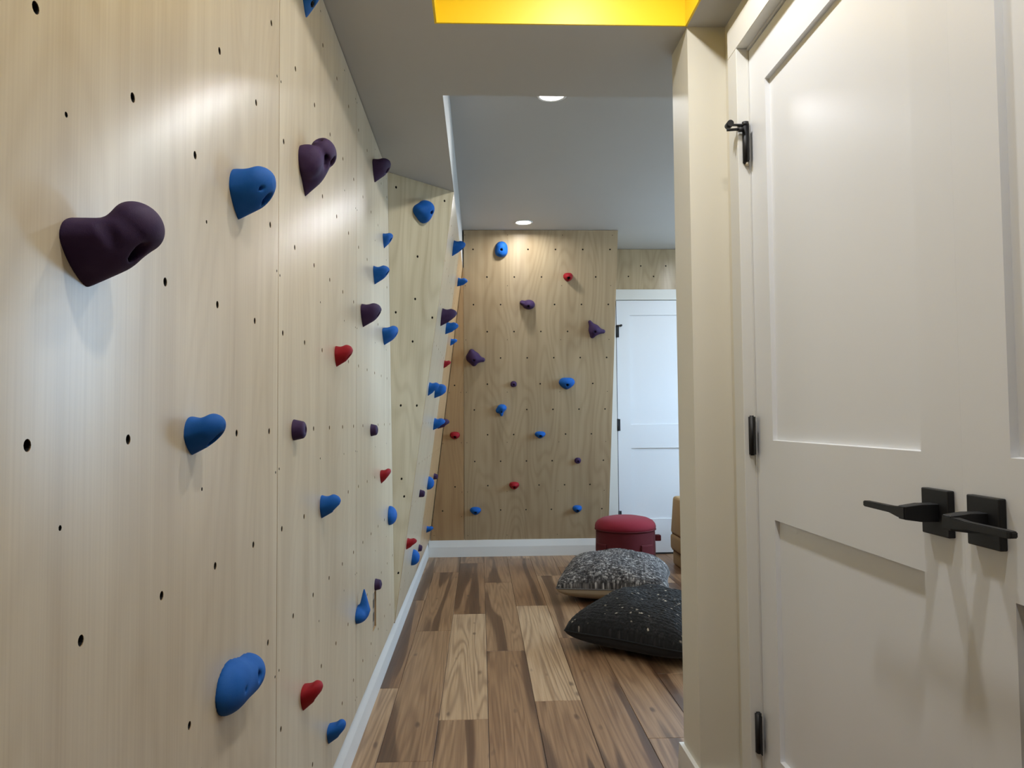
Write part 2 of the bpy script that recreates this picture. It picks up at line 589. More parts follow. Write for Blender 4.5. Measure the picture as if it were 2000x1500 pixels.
# ------------------------------------------------------------------ floor boards
PW_ = 0.1808
X0 = -0.338
LEN = 1.540
joints = {-1: 3.245, 0: 2.556, 1: 2.893, 2: 3.725, 3: 3.06, 4: 3.921, 5: 2.688, 6: 3.35, 7: 2.95, 8: 3.62, 9: 3.2, 10: 2.7}
pale_at = {(-1, 0): 0.65, (-1, 1): 0.12, (-1, 2): 0.5, (0, 0): 0.4, (0, 1): 0.32, (0, 2): 0.22, (1, 0): 0.42, (1, 1): 0.95, (1, 2): 0.12, (1, 3): 0.3, (2, 0): 0.2,
           (2, 1): 0.30, (2, 2): 0.25, (3, 0): 0.25, (3, 1): 1.0, (3, 2): 0.15, (3, 3): 0.7, (4, 0): 0.25, (4, 1): 0.45, (4, 2): 0.45, (5, 0): 0.4, (5, 1): 0.35, (6, 1): 0.5}
GAPW = 0.0007


def plank(x0, x1, y0, y1, pale):
    bm = bmesh.new()
    c = 0.0012
    z0, zt = -0.009, 0.0
    ring = lambda i, z: [bm.verts.new((px, py, z)) for px, py in ((x0 + i, y0 + i), (x1 - i, y0 + i), (x1 - i, y1 - i), (x0 + i, y1 - i))]
    a, b_, c_ = ring(0, z0), ring(0, zt - c), ring(c, zt)
    for p, q in ((a, b_), (b_, c_)):
        for i in range(4):
            bm.faces.new((p[i], p[(i + 1) % 4], q[(i + 1) % 4], q[i]))
    bm.faces.new(c_)
    for v in bm.verts:
        v.co.x -= (x0 + x1) / 2
        v.co.y -= (y0 + y1) / 2
    o = bm_obj('plank', bm, M_PLANK, floor, Matrix.Translation(((x0 + x1) / 2, (y0 + y1) / 2, 0)))
    o.color = (pale, 0, 0, 1)
    return o


rp_ = random.Random(11)
for k in range(-1, 12):
    xa, xb = X0 + PW_ * k, X0 + PW_ * (k + 1)
    xa, xb = max(xa, D - 0.012), xb
    j0 = joints.get(k, 2.6 + rp_.random() * 1.4)
    first = int(math.floor((YBK - j0) / LEN))
    for q in range(first, 4):
        ya, yb = max(j0 + q * LEN, YBK), min(j0 + (q + 1) * LEN, YF)
        if yb - ya < 0.01:
            continue
        spans = [(xa, xb)]
        # boards run round the partition and stop at the door wall
        if xb > XC and ya < Y2:
            if yb <= YY + 0.02 and xa < XW + 0.05:
                xb2 = min(xb, XW + 0.05)
                plank(xa + GAPW, xb2 - GAPW, ya + GAPW, yb - GAPW, pale_at.get((k, q + 1), rp_.random() * 0.5))
                continue
            if xa >= XW + 0.05 or xa >= XC:
                if yb > Y2 + 0.05:
                    plank(xa + GAPW, xb - GAPW, max(ya, Y2 - 0.05) + GAPW, yb - GAPW, pale_at.get((k, q + 1), rp_.random() * 0.5))
                continue
        plank(xa + GAPW, xb - GAPW, ya + GAPW, yb - GAPW, pale_at.get((k, q + 1), rp_.random() * 0.5))
tag(box('floor_far_room', (X0 + PW_ * 12, Y2 - 0.05, -0.009), (XR, YF, 0), M_PLANK), kind='structure')


# ------------------------------------------------------------------ plywood sheets with drilled holes
def frame(origin, u, v):
    u, v = Vector(u).normalized(), Vector(v).normalized()
    n = u.cross(v).normalized()
    o = Vector(origin)
    return Matrix(((u.x, v.x, n.x, o.x), (u.y, v.y, n.y, o.y), (u.z, v.z, n.z, o.z), (0, 0, 0, 1)))


def inside(poly, x, y, margin):
    """inside a convex counter-clockwise polygon with a margin"""
    n = len(poly)
    for i in range(n):
        (ax, ay), (bx, by) = poly[i], poly[(i + 1) % n]
        L = math.hypot(bx - ax, by - ay)
        if ((bx - ax) * (y - ay) - (by - ay) * (x - ax)) / L < margin:
            return False
    return True


def sheet(mat4, poly, holes, screws, m, parent, thick=0.018, slots=(), name='plywood_sheet'):
    pts, edges = [], []

    def loop(ps):
        b0 = len(pts)
        pts.extend(Vector(p) for p in ps)
        n_ = len(ps)
        edges.extend((b0 + i, b0 + (i + 1) % n_) for i in range(n_))
        return list(range(b0, b0 + n_))
    loops = []
    outl = loop(poly)
    circ = []
    for (x, y, r, seg) in [(h[0], h[1], 0.0060, 12) for h in holes] + [(s_[0], s_[1], 0.0030, 7) for s_ in screws]:
        if not inside(poly, x, y, r + 0.002):
            continue
        if any(a - r < x < c_ + r and b_ - r < y < d_ + r for a, b_, c_, d_ in slots):
            continue
        ids = loop([(x + r * math.cos(2 * math.pi * i / seg), y + r * math.sin(2 * math.pi * i / seg)) for i in range(seg)])
        circ.append((x, y, r, ids))
    sl = [loop([(a, b_), (c_, b_), (c_, d_), (a, d_)]) for a, b_, c_, d_ in slots]
    # loose interior points keep the triangles compact
    xs_, ys_ = [p[0] for p in poly], [p[1] for p in poly]
    blk = [(c_[0], c_[1]) for c_ in circ]
    gx = min(xs_) + 0.03
    while gx < max(xs_):
        gy = min(ys_) + 0.03
        while gy < max(ys_):
            if inside(poly, gx, gy, 0.01) and all((gx - a) ** 2 + (gy - b_) ** 2 > 0.0004 for a, b_ in blk) and not any(a - 0.01 < gx < c_ + 0.01 and b_ - 0.01 < gy < d_ + 0.01 for a, b_, c_, d_ in slots):
                pts.append(Vector((gx, gy)))
            gy += 0.06
        gx += 0.06
    vs, es, fs, ov, oe, of = delaunay_2d_cdt(pts, edges, [], 0, 1e-6)
    back = {}
    for i, l in enumerate(ov):
        for o_ in l:
            back[o_] = i
    bm = bmesh.new()
    V = [bm.verts.new((p.x, p.y, 0)) for p in vs]
    cc = np.array([(c_[0], c_[1], c_[2]) for c_ in circ]) if circ else np.zeros((0, 3))
    for f in fs:
        cx = sum(vs[i].x for i in f) / len(f)
        cy = sum(vs[i].y for i in f) / len(f)
        if not inside(poly, cx, cy, 0):
            continue
        if len(cc) and np.any((cc[:, 0] - cx) ** 2 + (cc[:, 1] - cy) ** 2 < (cc[:, 2] * 0.97) ** 2):
            continue
        if any(a < cx < c_ and b_ < cy < d_ for a, b_, c_, d_ in slots):
            continue
        bm.faces.new([V[i] for i in f])

    def tube(ids, depth, mi, bottom):
        top = [V[back[i]] for i in ids]
        bot = [bm.verts.new((v.co.x, v.co.y, -depth)) for v in top]
        n_ = len(top)
        for i in range(n_):
            f = bm.faces.new((top[i], bot[i], bot[(i + 1) % n_], top[(i + 1) % n_]))
            f.material_index = mi
        if bottom:
            bm.faces.new(bot).material_index = 2
    tube(outl, thick, 1, False)
    for x, y, r, ids in circ:
        if r > 0.004:
            top = [V[back[i]] for i in ids]
            n_ = len(top)
            ra = [bm.verts.new((v.co.x, v.co.y, -0.0008)) for v in top]
            rb = [bm.verts.new((x + (v.co.x - x) * 0.90, y + (v.co.y - y) * 0.90, -0.0012)) for v in top]
            rc = [bm.verts.new((v.co.x, v.co.y, -0.014)) for v in rb]
            for p_, q_, mi in ((top, ra, 1), (ra, rb, 2), (rb, rc, 2)):
                for i in range(n_):
                    bm.faces.new((p_[i], q_[i], q_[(i + 1) % n_], p_[(i + 1) % n_])).material_index = mi
            bm.faces.new(rc).material_index = 2
        else:
            tube(ids, 0.002, 2, True)
    for ids in sl:
        tube(ids, thick, 1, False)
    me = bpy.data.meshes.new(name)
    bm.normal_update()
    bm.to_mesh(me)
    bm.free()
    return mesh_obj(name, me, [m, M_PLYEDGE, M_DARK], parent, mat4)


HY0, HZ0 = 0.717, 0.6722


def lattice(y0, y1, z0, z1):
    out = []
    for j in range(-4, 9):
        off = 0.0 if j % 2 == 0 else 0.5
        for i in range(-12, 32):
            y, z = HY0 + (i + off) * GS, HZ0 + j * GS
            if y0 < y < y1 and z0 < z < z1:
                out.append((y, z))
    return out


# left wall: local u = +Y, v = +Z, normal = +X
FL = frame((D, 0, 0), (0, 1, 0), (0, 0, 1))
ZB = 0.150
G = 0.0014
SCZ = [0.193, 0.593, 0.993, 1.393, 1.792, 2.155]
seams = [-1.39, -0.398, 0.592, 1.582, 2.5723]
scr_cols = [0.612, 0.773, 1.162, 1.566, 1.598, 1.995, 2.345, 2.556, 2.590, 3.04, 3.40]
scr = [(y + rp_.uniform(-0.006, 0.006), z + rp_.uniform(-0.004, 0.004)) for y in scr_cols for z in SCZ]
ZT = ZS - 0.003
LH = lattice(-1.3, 3.7, 0.16, 2.19)
for a, b_ in zip(seams[:-1], seams[1:]):
    sheet(FL, [(max(a, YBK) + G, ZB), (b_ - G, ZB), (b_ - G, ZT), (max(a, YBK) + G, ZT)], LH, scr, M_PLY, wl)
SLOT = (2.972, 0.300, 3.062, 0.440)
sheet(FL, [(seams[-1] + G, ZB), (3.716, ZB), (3.4535, ZT), (seams[-1] + G, ZT)], LH, scr, M_PLY, wl, slots=[SLOT])

# outward leaning wall beyond: front triangle, then the leaning face
PA, PB, PC = Vector((D, 3.4555, ZS)), Vector((XS, 3.760, ZS)), Vector((D, 3.7175, 0.150))
u = (PB - PA).normalized()
FT = frame(PA, u, (PA - PC))
# orthonormal frame in the triangle's plane
nrm = (PB - PA).cross(PC - PA).normalized()
if nrm.y > 0:
    nrm = -nrm
vv = nrm.cross(u).normalized()
if vv.z < 0:
    vv = -vv
FT = Matrix(((u.x, vv.x, nrm.x, PA.x), (u.y, vv.y, nrm.y, PA.y), (u.z, vv.z, nrm.z, PA.z), (0, 0, 0, 1)))
FTi = FT.inverted()
to2 = lambda Mi, p: tuple((Mi @ Vector(p))[:2])
tri = [to2(FTi, PC), to2(FTi, PB), to2(FTi, PA)]
cx_, cy_ = sum(p[0] for p in tri) / 3, sum(p[1] for p in tri) / 3
tri = [(cx_ + (p[0] - cx_) * 0.997, cy_ + (p[1] - cy_) * 0.9985) for p in tri]
th = [(-0.286, 3.626, 1.854), (-0.299, 3.638, 1.656), (-0.313, 3.650, 1.458), (-0.381, 3.560, 1.583), (-0.225, 3.727, 1.580), (-0.367, 3.631, 1.159), (-0.299, 3.704, 1.159), (-0.372, 3.498, 2.143), (-0.163, 3.720, 2.144),
      (-0.369, 3.674, 0.817), (-0.359, 3.695, 0.733), (-0.389, 3.710, 0.375)]
sheet(FT, tri, [to2(FTi, p) for p in th], [], M_PLYF, wl)

OZ0 = 0.140
ov = Vector((XS - D, 0, ZS - OZ0)).normalized()
FO = frame((D, 0, OZ0), (0, 1, 0), ov)
OLEN = math.hypot(XS - D, ZS - OZ0)
FOi = FO.inverted()
yb_top = 5.605 + (6.2616 - 5.605) * (ZC - ZS) / (ZC - 0.13)
oh = []
for j in range(0, 11):
    for i in range(0, 14):
        oh.append((3.80 + (i + (0.5 if j % 2 else 0)) * GS, 0.14 + j * GS))
mid_y = 4.95
frac = lambda y: y
o_poly = [(3.7175, 0.0), (YF - 0.004, 0.0), (yb_top - 0.004, OLEN), (3.760, OLEN)]
lo = [(3.7175, 0.0), (4.95 - G, 0.0), (4.95 - G, OLEN), (3.760, OLEN)]
hi = [(4.95 + G, 0.0), (YF - 0.004, 0.0), (yb_top - 0.004, OLEN), (4.95 + G, OLEN)]
sheet(FO, lo, oh, [], M_PLY, wl)
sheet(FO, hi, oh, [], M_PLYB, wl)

# far leaning panel: local u = +X, v = up the slope, normal faces the camera
FV = Vector((0, YPT - YF, ZC - 0.13)).normalized()
FF = frame((0, YF, 0.13), (1, 0, 0), FV)
FLEN = math.hypot(YPT - YF, ZC - 0.13)
FFi = FF.inverted()
rows = [2.285, 2.084, 1.880, 1.677, 1.476, 1.274, 1.072, 0.873, 0.657, 0.457, 0.252]
fh = []
for k, s_ in enumerate(rows):
    x = -0.043 if k % 2 == 0 else 0.058
    for i in range(0, 6):
        fh.append((x + 0.2012 * i, s_))
fs_ = [(x, s_) for x in (-0.102, 0.209, 0.611, 0.977) for s_ in (2.388, 2.02, 1.615, 1.211, 0.81, 0.406, 0.038)]
SX0, SX1 = -0.131, -0.112
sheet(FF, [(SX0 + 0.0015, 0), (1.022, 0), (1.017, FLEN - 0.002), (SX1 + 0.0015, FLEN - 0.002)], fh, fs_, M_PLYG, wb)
# narrow wedge between the leaning left face and the panel
zl_ = (2.2006 - 0.13) / (ZC - 0.13) * FLEN
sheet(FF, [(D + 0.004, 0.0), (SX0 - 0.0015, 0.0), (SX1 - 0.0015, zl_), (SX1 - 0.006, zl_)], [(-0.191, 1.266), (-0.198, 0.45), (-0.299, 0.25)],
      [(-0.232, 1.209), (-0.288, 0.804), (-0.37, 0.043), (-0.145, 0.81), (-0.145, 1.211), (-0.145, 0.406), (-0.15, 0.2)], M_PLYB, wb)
# side closing of the leaning panel, and plywood above the far door
prism('side_board', [(YF, 0.13), (YPT + 0.02, ZC - 0.002), (YF, ZC - 0.002)], 'x', 1.003, 1.0165, M_PLYG, wb)
FD = frame((0, YF - 0.018, 0), (1, 0, 0), (0, 0, 1))
ah = [(1.213 + 0.206 * i, 2.240) for i in range(0, 6)] + [(1.109 + 0.206 * i, 2.326) for i in range(0, 7)]
sheet(FD, [(1.02, 2.128), (2.06, 2.128), (2.06, ZC - 0.002), (1.02, ZC - 0.002)], ah, [], M_PLYG, wb)

# socket recessed behind the slot in the plywood
ot = empty('wall_outlet', (D - 0.019, (SLOT[0] + SLOT[2]) / 2, SLOT[1]))
tag(ot, 'recessed electrical outlet in a tall slot cut into the plywood', 'outlet')
box('cover_plate', (D - 0.018, SLOT[0] + 0.012, SLOT[1] + 0.006), (D - 0.004, SLOT[2] - 0.016, SLOT[3] - 0.006), M_OUT, ot, 0.0015)
for zc_ in (SLOT[1] + 0.045, SLOT[3] - 0.045):
    box('socket', (D - 0.0045, SLOT[0] + 0.028, zc_ - 0.016), (D - 0.0032, SLOT[2] - 0.030, zc_ + 0.016), M_NUT, ot, 0.001)

# ------------------------------------------------------------------ baseboards
tag(prism('baseboard_left', [(D - 0.021, 0), (-0.4135, 0), (-0.4135, 0.0715), (-0.4275, 0.1490), (D - 0.021, 0.1490)], 'y', YBK, YF, M_WHITE), kind='structure')
tag(prism('baseboard_back', [(YF, 0), (YF - 0.016, 0), (YF - 0.016, 0.078), (YF - 0.006, 0.130), (YF, 0.130)], 'x', -0.413, 1.03, M_WHITE), kind='structure')
# partition baseboard wraps the end of the wall
bp_ = tag(empty('baseboard_partition', (XC, YY, 0)), kind='structure')
prof = [(0, 0), (0.015, 0), (0.015, 0.078), (0.012, 0.134), (0, 0.134)]
bm = bmesh.new()
path = [(XC, Y2 + 0.0, (-1, 1)), (XC, YY, (-1, -1)), (XW, YY, (-1, -1)), (XW, 2.032, (-1, 0))]
path[0] = (XC, Y2, (-1, 1))
rings = []
for (px, py, (ox, oy)) in path:
    rings.append([bm.verts.new((px + ox * t_, py + oy * t_, z_)) for t_, z_ in prof])
for a_, b_ in zip(rings[:-1], rings[1:]):
    for i in range(len(prof)):
        j = (i + 1) % len(prof)
        bm.faces.new((a_[i], a_[j], b_[j], b_[i]))
bm.faces.new(rings[0])
bm.faces.new(rings[-1][::-1])
# far-room side of the partition
r0 = rings[0]
r1 = [bm.verts.new((XR, Y2 + t_, z_)) for t_, z_ in prof]
for i in range(len(prof)):
    j = (i + 1) % len(prof)
    bm.faces.new((r0[j], r0[i], r1[i], r1[j]))
bm_obj('board', bm, M_WHITE, bp_)


# ------------------------------------------------------------------ doors
def shaker_leaf(name, w, h, rails, stile, th, m, parent, mat4, rec=0.011):
    """door leaf in local x (0..w) and z (0..h), face at local y=0 looking to -y; rails = list of (z0,z1) panel openings"""
    bm = bmesh.new()
    xs = [0, stile, w - stile, w]
    zs = sorted(set([0.0, h] + [z for r in rails for z in r]))
    grid = {}

    def vert(x, y, z):
        k = (round(x, 5), round(y, 5), round(z, 5))
        if k not in grid:
            grid[k] = bm.verts.new((x, y, z))
        return grid[k]
    for i in range(3):
        for j in range(len(zs) - 1):
            za, zb_ = zs[j], zs[j + 1]
            x0, x1 = xs[i], xs[i + 1]
            isp = i == 1 and any(abs(za - r[0]) < 1e-6 for r in rails)
            if not isp:
                bm.faces.new((vert(x0, 0, za), vert(x1, 0, za), vert(x1, 0, zb_), vert(x0, 0, zb_)))
            else:
                e = 0.0015
                o4 = [(x0, za), (x1, za), (x1, zb_), (x0, zb_)]
                i4 = [(x0 + e, za + e), (x1 - e, za + e), (x1 - e, zb_ - e), (x0 + e, zb_ - e)]
                for q in range(4):
                    p_, q_ = q, (q + 1) % 4
                    bm.faces.new((vert(o4[p_][0], 0, o4[p_][1]), vert(o4[q_][0], 0, o4[q_][1]), vert(i4[q_][0], rec, i4[q_][1]), vert(i4[p_][0], rec, i4[p_][1])))
    # body sides and back
    c = [(0, 0), (w, 0), (w, h), (0, h)]
    for q in range(4):
        a_, b_ = c[q], c[(q + 1) % 4]
        ring_a = [vert(a_[0], 0, a_[1]), vert(b_[0], 0, b_[1])]
        bm.faces.new((bm.verts.new((a_[0], 0, a_[1])), bm.verts.new((b_[0], 0, b_[1])), bm.verts.new((b_[0], th, b_[1])), bm.verts.new((a_[0], th, a_[1]))))
    bm.faces.new([bm.verts.new((x, th, z)) for x, z in c])
    leaf = bm_obj(name, bm, m, parent, mat4)
    for (z0, z1) in rails:
        e = 0.0015
        b2 = bmesh.new()
        box_into(b2, (stile + e, rec, z0 + e), (w - stile - e, rec + 0.008, z1 - e))
        bm_obj('panel', b2, m, leaf, mat4)
    return leaf


def hinge(parent, loc, along, L=0.095, stop=None):
    """black butt hinge: barrel and two leaves, local barrel axis z"""
    x, y, z = loc
    h = empty('hinge', (x, y, z))
    h.parent = parent
    h.matrix_parent_inverse = PW(parent).inverted()
    bm = bmesh.new()
    r = 0.0082
    cyl_into(bm, (x, y, z - L / 2), (x, y, z + L / 2), r, seg=20)
    cyl_into(bm, (x, y, z - L / 2 - 0.003), (x, y, z + L / 2 + 0.003), r * 0.62, seg=12)
    bm_obj('barrel', bm, M_BLACK, h)
    bm = bmesh.new()
    box_into(bm, (x + along[0] * 0.0, y + along[1] * 0.0 - (0.001 if along[1] == 0 else 0), z - L / 2), (x + along[0] * 0.022 + (0.002 if along[0] == 0 else 0), y + along[1] * 0.022 + (0.001 if along[1] == 0 else 0), z + L / 2))
    bm_obj('hinge_leaf', bm, M_BLACK, h)
    return h


RAILS = [(0.279, 0.846), (1.036, 1.922)]
DTH = 0.04
near = tag(empty('door_1', (XD, 1.113, 0)), kind='structure')
DB = 0.010
DH = 2.040 - DB
rl = [(a - DB, b_ - DB) for a, b_ in RAILS]
YM = 1.113
# far leaf: hinge edge at YJ-0.003, meeting edge at YM;  local x runs towards the camera (-Y), face looks to -X
LW = YJ - 0.003 - YM - 0.0001
leafM = Matrix(((0, 1, 0, XD), (-1, 0, 0, YJ - 0.003), (0, 0, 1, DB), (0, 0, 0, 1)))
leaf_far = shaker_leaf('door_leaf', LW, DH, rl, 0.105, DTH, M_DOOR, near, leafM)
leafM2 = Matrix(((0, 1, 0, XD), (-1, 0, 0, YM - 0.0001), (0, 0, 1, DB), (0, 0, 0, 1)))
leaf_near = shaker_leaf('door_leaf', LW, DH, rl, 0.105, DTH, M_DOOR, near, leafM2)
for z_, yh in ((1.795, YJ), (1.046, YJ), (0.306, YJ), (1.795, YN), (1.046, YN), (0.306, YN)):
    hinge(near, (XD - 0.013, yh - 0.0015, z_), (0, -1) if yh == YJ else (0, 1))
# hinge-pin door stop on the top hinge
ds = empty('door_stop', (XD - 0.008, YJ, 1.845))
ds.parent = near
ds.matrix_parent_inverse = PW(near).inverted()
hx, hy, hz = XD - 0.013, YJ - 0.0015, 1.8475
bm = bmesh.new()
cyl_into(bm, (hx, hy, hz - 0.005), (hx, hy, hz + 0.006), 0.0085)
box_into(bm, (hx - 0.036, hy - 0.004, hz - 0.004), (hx - 0.002, hy + 0.004, hz + 0.0005), 0.001)
bm_obj('bracket', bm, M_BLACK, ds)
bm = bmesh.new()
cyl_into(bm, (hx - 0.042, hy - 0.012, hz - 0.001), (hx - 0.042, hy + 0.012, hz - 0.001), 0.0085)
bm_obj('bumper', bm, M_BLACK, ds)
bm = bmesh.new()
cyl_into(bm, (hx - 0.050, hy - 0.004, hz - 0.0165), (hx - 0.010, hy - 0.006, hz - 0.0145), 0.0035)
cyl_into(bm, (hx - 0.020, hy - 0.006, hz - 0.016), (hx - 0.008, hy - 0.008, hz - 0.016), 0.0062)
bm_obj('bumper_rod', bm, M_BLACK, ds)
bm = bmesh.new()
cyl_into(bm, (hx + 0.002, hy - 0.003, 1.738), (hx + 0.002, hy - 0.003, 1.748), 0.0048)
bm_obj('pin_cap', bm, M_RUBBER, ds)


def lever(parent, y, z, dirn):
    """square rose and flat bent lever; dirn = +1 points to +Y, -1 to -Y"""
    e = empty('lever_handle', (XD, y, z))
    e.parent = parent
    e.matrix_parent_inverse = PW(parent).inverted()
    box('rose', (XD - 0.011, y - 0.035, z - 0.035), (XD, y + 0.035, z + 0.035), M_BLACK, e, 0.0018)
    bm = bmesh.new()
    # neck: square spindle cover that flares into the lever
    secs = [(-0.010, 0.0, 0.0125, 0.0125), (-0.040, 0.0, 0.0115, 0.0125)]
    prev = None

    def ring(xo, yo, hy_, hz_, sk=0.0):
        return [bm.verts.new((XD + xo + sk * s1, y + yo + s1 * hy_, z + s2 * hz_)) for s1, s2 in ((-1, -1), (1, -1), (1, 1), (-1, 1))]
    q = [ring(-0.009, 0, 0.0115, 0.0135), ring(-0.036, 0, 0.0115, 0.0135), ring(-0.062, 0, 0.0100, 0.0100)]
    for a_, b_ in zip(q[:-1], q[1:]):
        for i in range(4):
            bm.faces.new((a_[i], a_[(i + 1) % 4], b_[(i + 1) % 4], b_[i]))
    bm.faces.new(q[0][::-1])
    bm.faces.new(q[-1])
    bmesh.ops.bevel(bm, geom=bm.edges[:], offset=0.001, segments=1, affect='EDGES')
    bm_obj('neck', bm, M_BLACK, e)
    bm = bmesh.new()

    def ring2(yo, xo, hx_, hz_, zo=0.0):
        return [bm.verts.new((XD + xo + s1 * hx_, y + dirn * yo, z + zo + s2 * hz_)) for s1, s2 in ((-1, -1), (1, -1), (1, 1), (-1, 1))]
    q = [ring2(-0.009, -0.056, 0.0075, 0.0095), ring2(0.015, -0.056, 0.0065, 0.0080), ring2(0.040, -0.056, 0.0060, 0.0052, 0.001), ring2(0.122, -0.055, 0.0055, 0.0048, 0.001), ring2(0.126, -0.054, 0.0045, 0.0038, 0.001)]
    for a_, b_ in zip(q[:-1], q[1:]):
        for i in range(4):
            bm.faces.new((a_[i], a_[(i + 1) % 4], b_[(i + 1) % 4], b_[i]))
    bm.faces.new(q[0][::-1])
    bm.faces.new(q[-1])
    bmesh.ops.bevel(bm, geom=bm.edges[:], offset=0.0012, segments=2, affect='EDGES')
    bm_obj('grip', bm, M_BLACK, e)
    return e


lever(near, 1.168, 0.946, 1)
lever(near, 1.054, 0.946, -1)

# casing and jamb around the near doors
cas = tag(empty('trim_2', (XK, YJ, 0)), kind='structure')
OC = 0.070
ZH = 2.049
bm = bmesh.new()
box_into(bm, (XK, YJ + 0.002, 0), (XW, YJ + OC, ZH + 0.0), 0.0012, 1)
bm_obj('casing_side', bm, M_WHITE, cas)
box('casing_side', (XK, YN - OC, 0), (XW, YN - 0.002, ZH), M_WHITE, cas, 0.0012, 1)
box('casing_head', (XK, YN - OC, ZH), (XW, YJ + OC, ZH + 0.075), M_WHITE, cas, 0.0012, 1)
box('jamb', (XD - 0.004, YJ - 0.0005, 0), (XW + 0.12, YJ + 0.002, ZH), M_WHITE, cas)
box('jamb_head', (XD - 0.004, YN, 2.0425), (XW + 0.12, YJ, ZH), M_WHITE, cas)

# far door
far = tag(empty('door_2', (1.10, YF, 0)), kind='structure')
YFD = YF - 0.012
FX0 = 1.106
farM = Matrix.Translation((FX0 + 0.003, YFD - 0.004, 0.012))
shaker_leaf('door_leaf', 0.81, DH, rl, 0.107, 0.03, M_DOOR, far, Matrix(((1, 0, 0, FX0 + 0.004), (0, 1, 0, YFD - 0.006), (0, 0, 1, 0.012), (0, 0, 0, 1))), 0.011)
for z_ in (1.790, 1.035, 0.300):
    hinge(far, (FX0, YFD - 0.012, z_), (1, 0), 0.095)
ds = empty('door_stop', (FX0, YFD, 1.84))
ds.parent = far
ds.matrix_parent_inverse = PW(far).inverted()
bm = bmesh.new()
box_into(bm, (FX0, YFD - 0.016, 1.834), (FX0 + 0.035, YFD - 0.010, 1.842), 0.001)
cyl_into(bm, (FX0 + 0.038, YFD - 0.030, 1.838), (FX0 + 0.038, YFD - 0.008, 1.838), 0.009)
bm_obj('bracket', bm, M_BLACK, ds)
box('door_gap_shade', (FX0 - 0.0035, YFD - 0.0042, 0.0), (FX0 + 0.0045, YFD - 0.0036, 2.04), M_DARK, far)  # dark strip painted in for the shade between leaf and casing
box('door_sweep', (FX0 + 0.004, YFD - 0.008, 0.001), (FX0 + 0.81, YFD - 0.002, 0.013), M_DOORSW, far)
cas2 = tag(empty('trim_3', (FX0, YF, 0)), kind='structure')
box('casing_side', (FX0 - 0.088, YF - 0.030, 0), (FX0 - 0.003, YF, 2.047), M_WHITE, cas2, 0.001, 1)
box('casing_side', (FX0 + 0.82, YF - 0.030, 0), (FX0 + 0.905, YF, 2.047), M_WHITE, cas2, 0.001, 1)
box('casing_head', (FX0 - 0.088, YF - 0.030, 2.047), (FX0 + 0.905, YF, 2.132), M_WHITE, cas2, 0.001, 1)


# ------------------------------------------------------------------ downlights
def pot(x, y, watts, col, label):
    e = empty('ceiling_downlight', (x, y, ZC))
    tag(e, label, 'light', 'round downlights')
    bm = bmesh.new()
    seg = 40
    prof_ = [(0.064, 0.0), (0.0635, -0.004), (0.060, -0.0055), (0.052, -0.004), (0.050, -0.001)]
    rr = [[bm.verts.new((x + r * math.cos(2 * math.pi * i / seg), y + r * math.sin(2 * math.pi * i / seg), ZC + z)) for i in range(seg)] for r, z in prof_]
    for a_, b_ in zip(rr[:-1], rr[1:]):
        for i in range(seg):
            bm.faces.new((a_[i], a_[(i + 1) % seg], b_[(i + 1) % seg], b_[i]))
    bm_obj('trim_ring', bm, M_TRIMW, e, smooth=True)
    bm = bmesh.new()
    cyl_into(bm, (x, y, ZC - 0.0030), (x, y, ZC - 0.0005), 0.0505, seg=40)
    bm_obj('lens', bm, M_LENS, e)
    ld = bpy.data.lights.new('downlight_lamp', 'AREA')
    ld.shape = 'DISK'
    ld.size = 0.098
    ld.energy = watts
    ld.color = col
    ld.spread = math.radians(170)
    lo_ = bpy.data.objects.new('downlight_lamp', ld)
    COL.objects.link(lo_)
    lo_.parent = e
    lo_.location = (0, 0, -0.0065)
    return e


pot(0.313, 3.24, POT_W_FAR, POT_FAR_COL, 'glowing round ceiling downlight just behind the dropped bulkhead')
pot(0.313, 5.383, POT_W_FAR, POT_FAR_COL, 'glowing round ceiling downlight above the far leaning plywood panel')
pot(0.313, 0.70, POT_W_NEAR, POT_NEAR_COL, 'round downlight up in the yellow ceiling recess, nearer the camera')
pot(0.313, 1.64, POT_W_NEAR, POT_NEAR_COL, 'round downlight up in the yellow ceiling recess, nearer the bulkhead')
pot(1.75, 3.263, POT_W_FAR, POT_FAR_COL, 'round ceiling downlight behind the partition, nearer the bulkhead')
pot(1.75, 5.383, POT_W_FAR, POT_FAR_COL, 'round ceiling downlight behind the partition, nearer the far door')

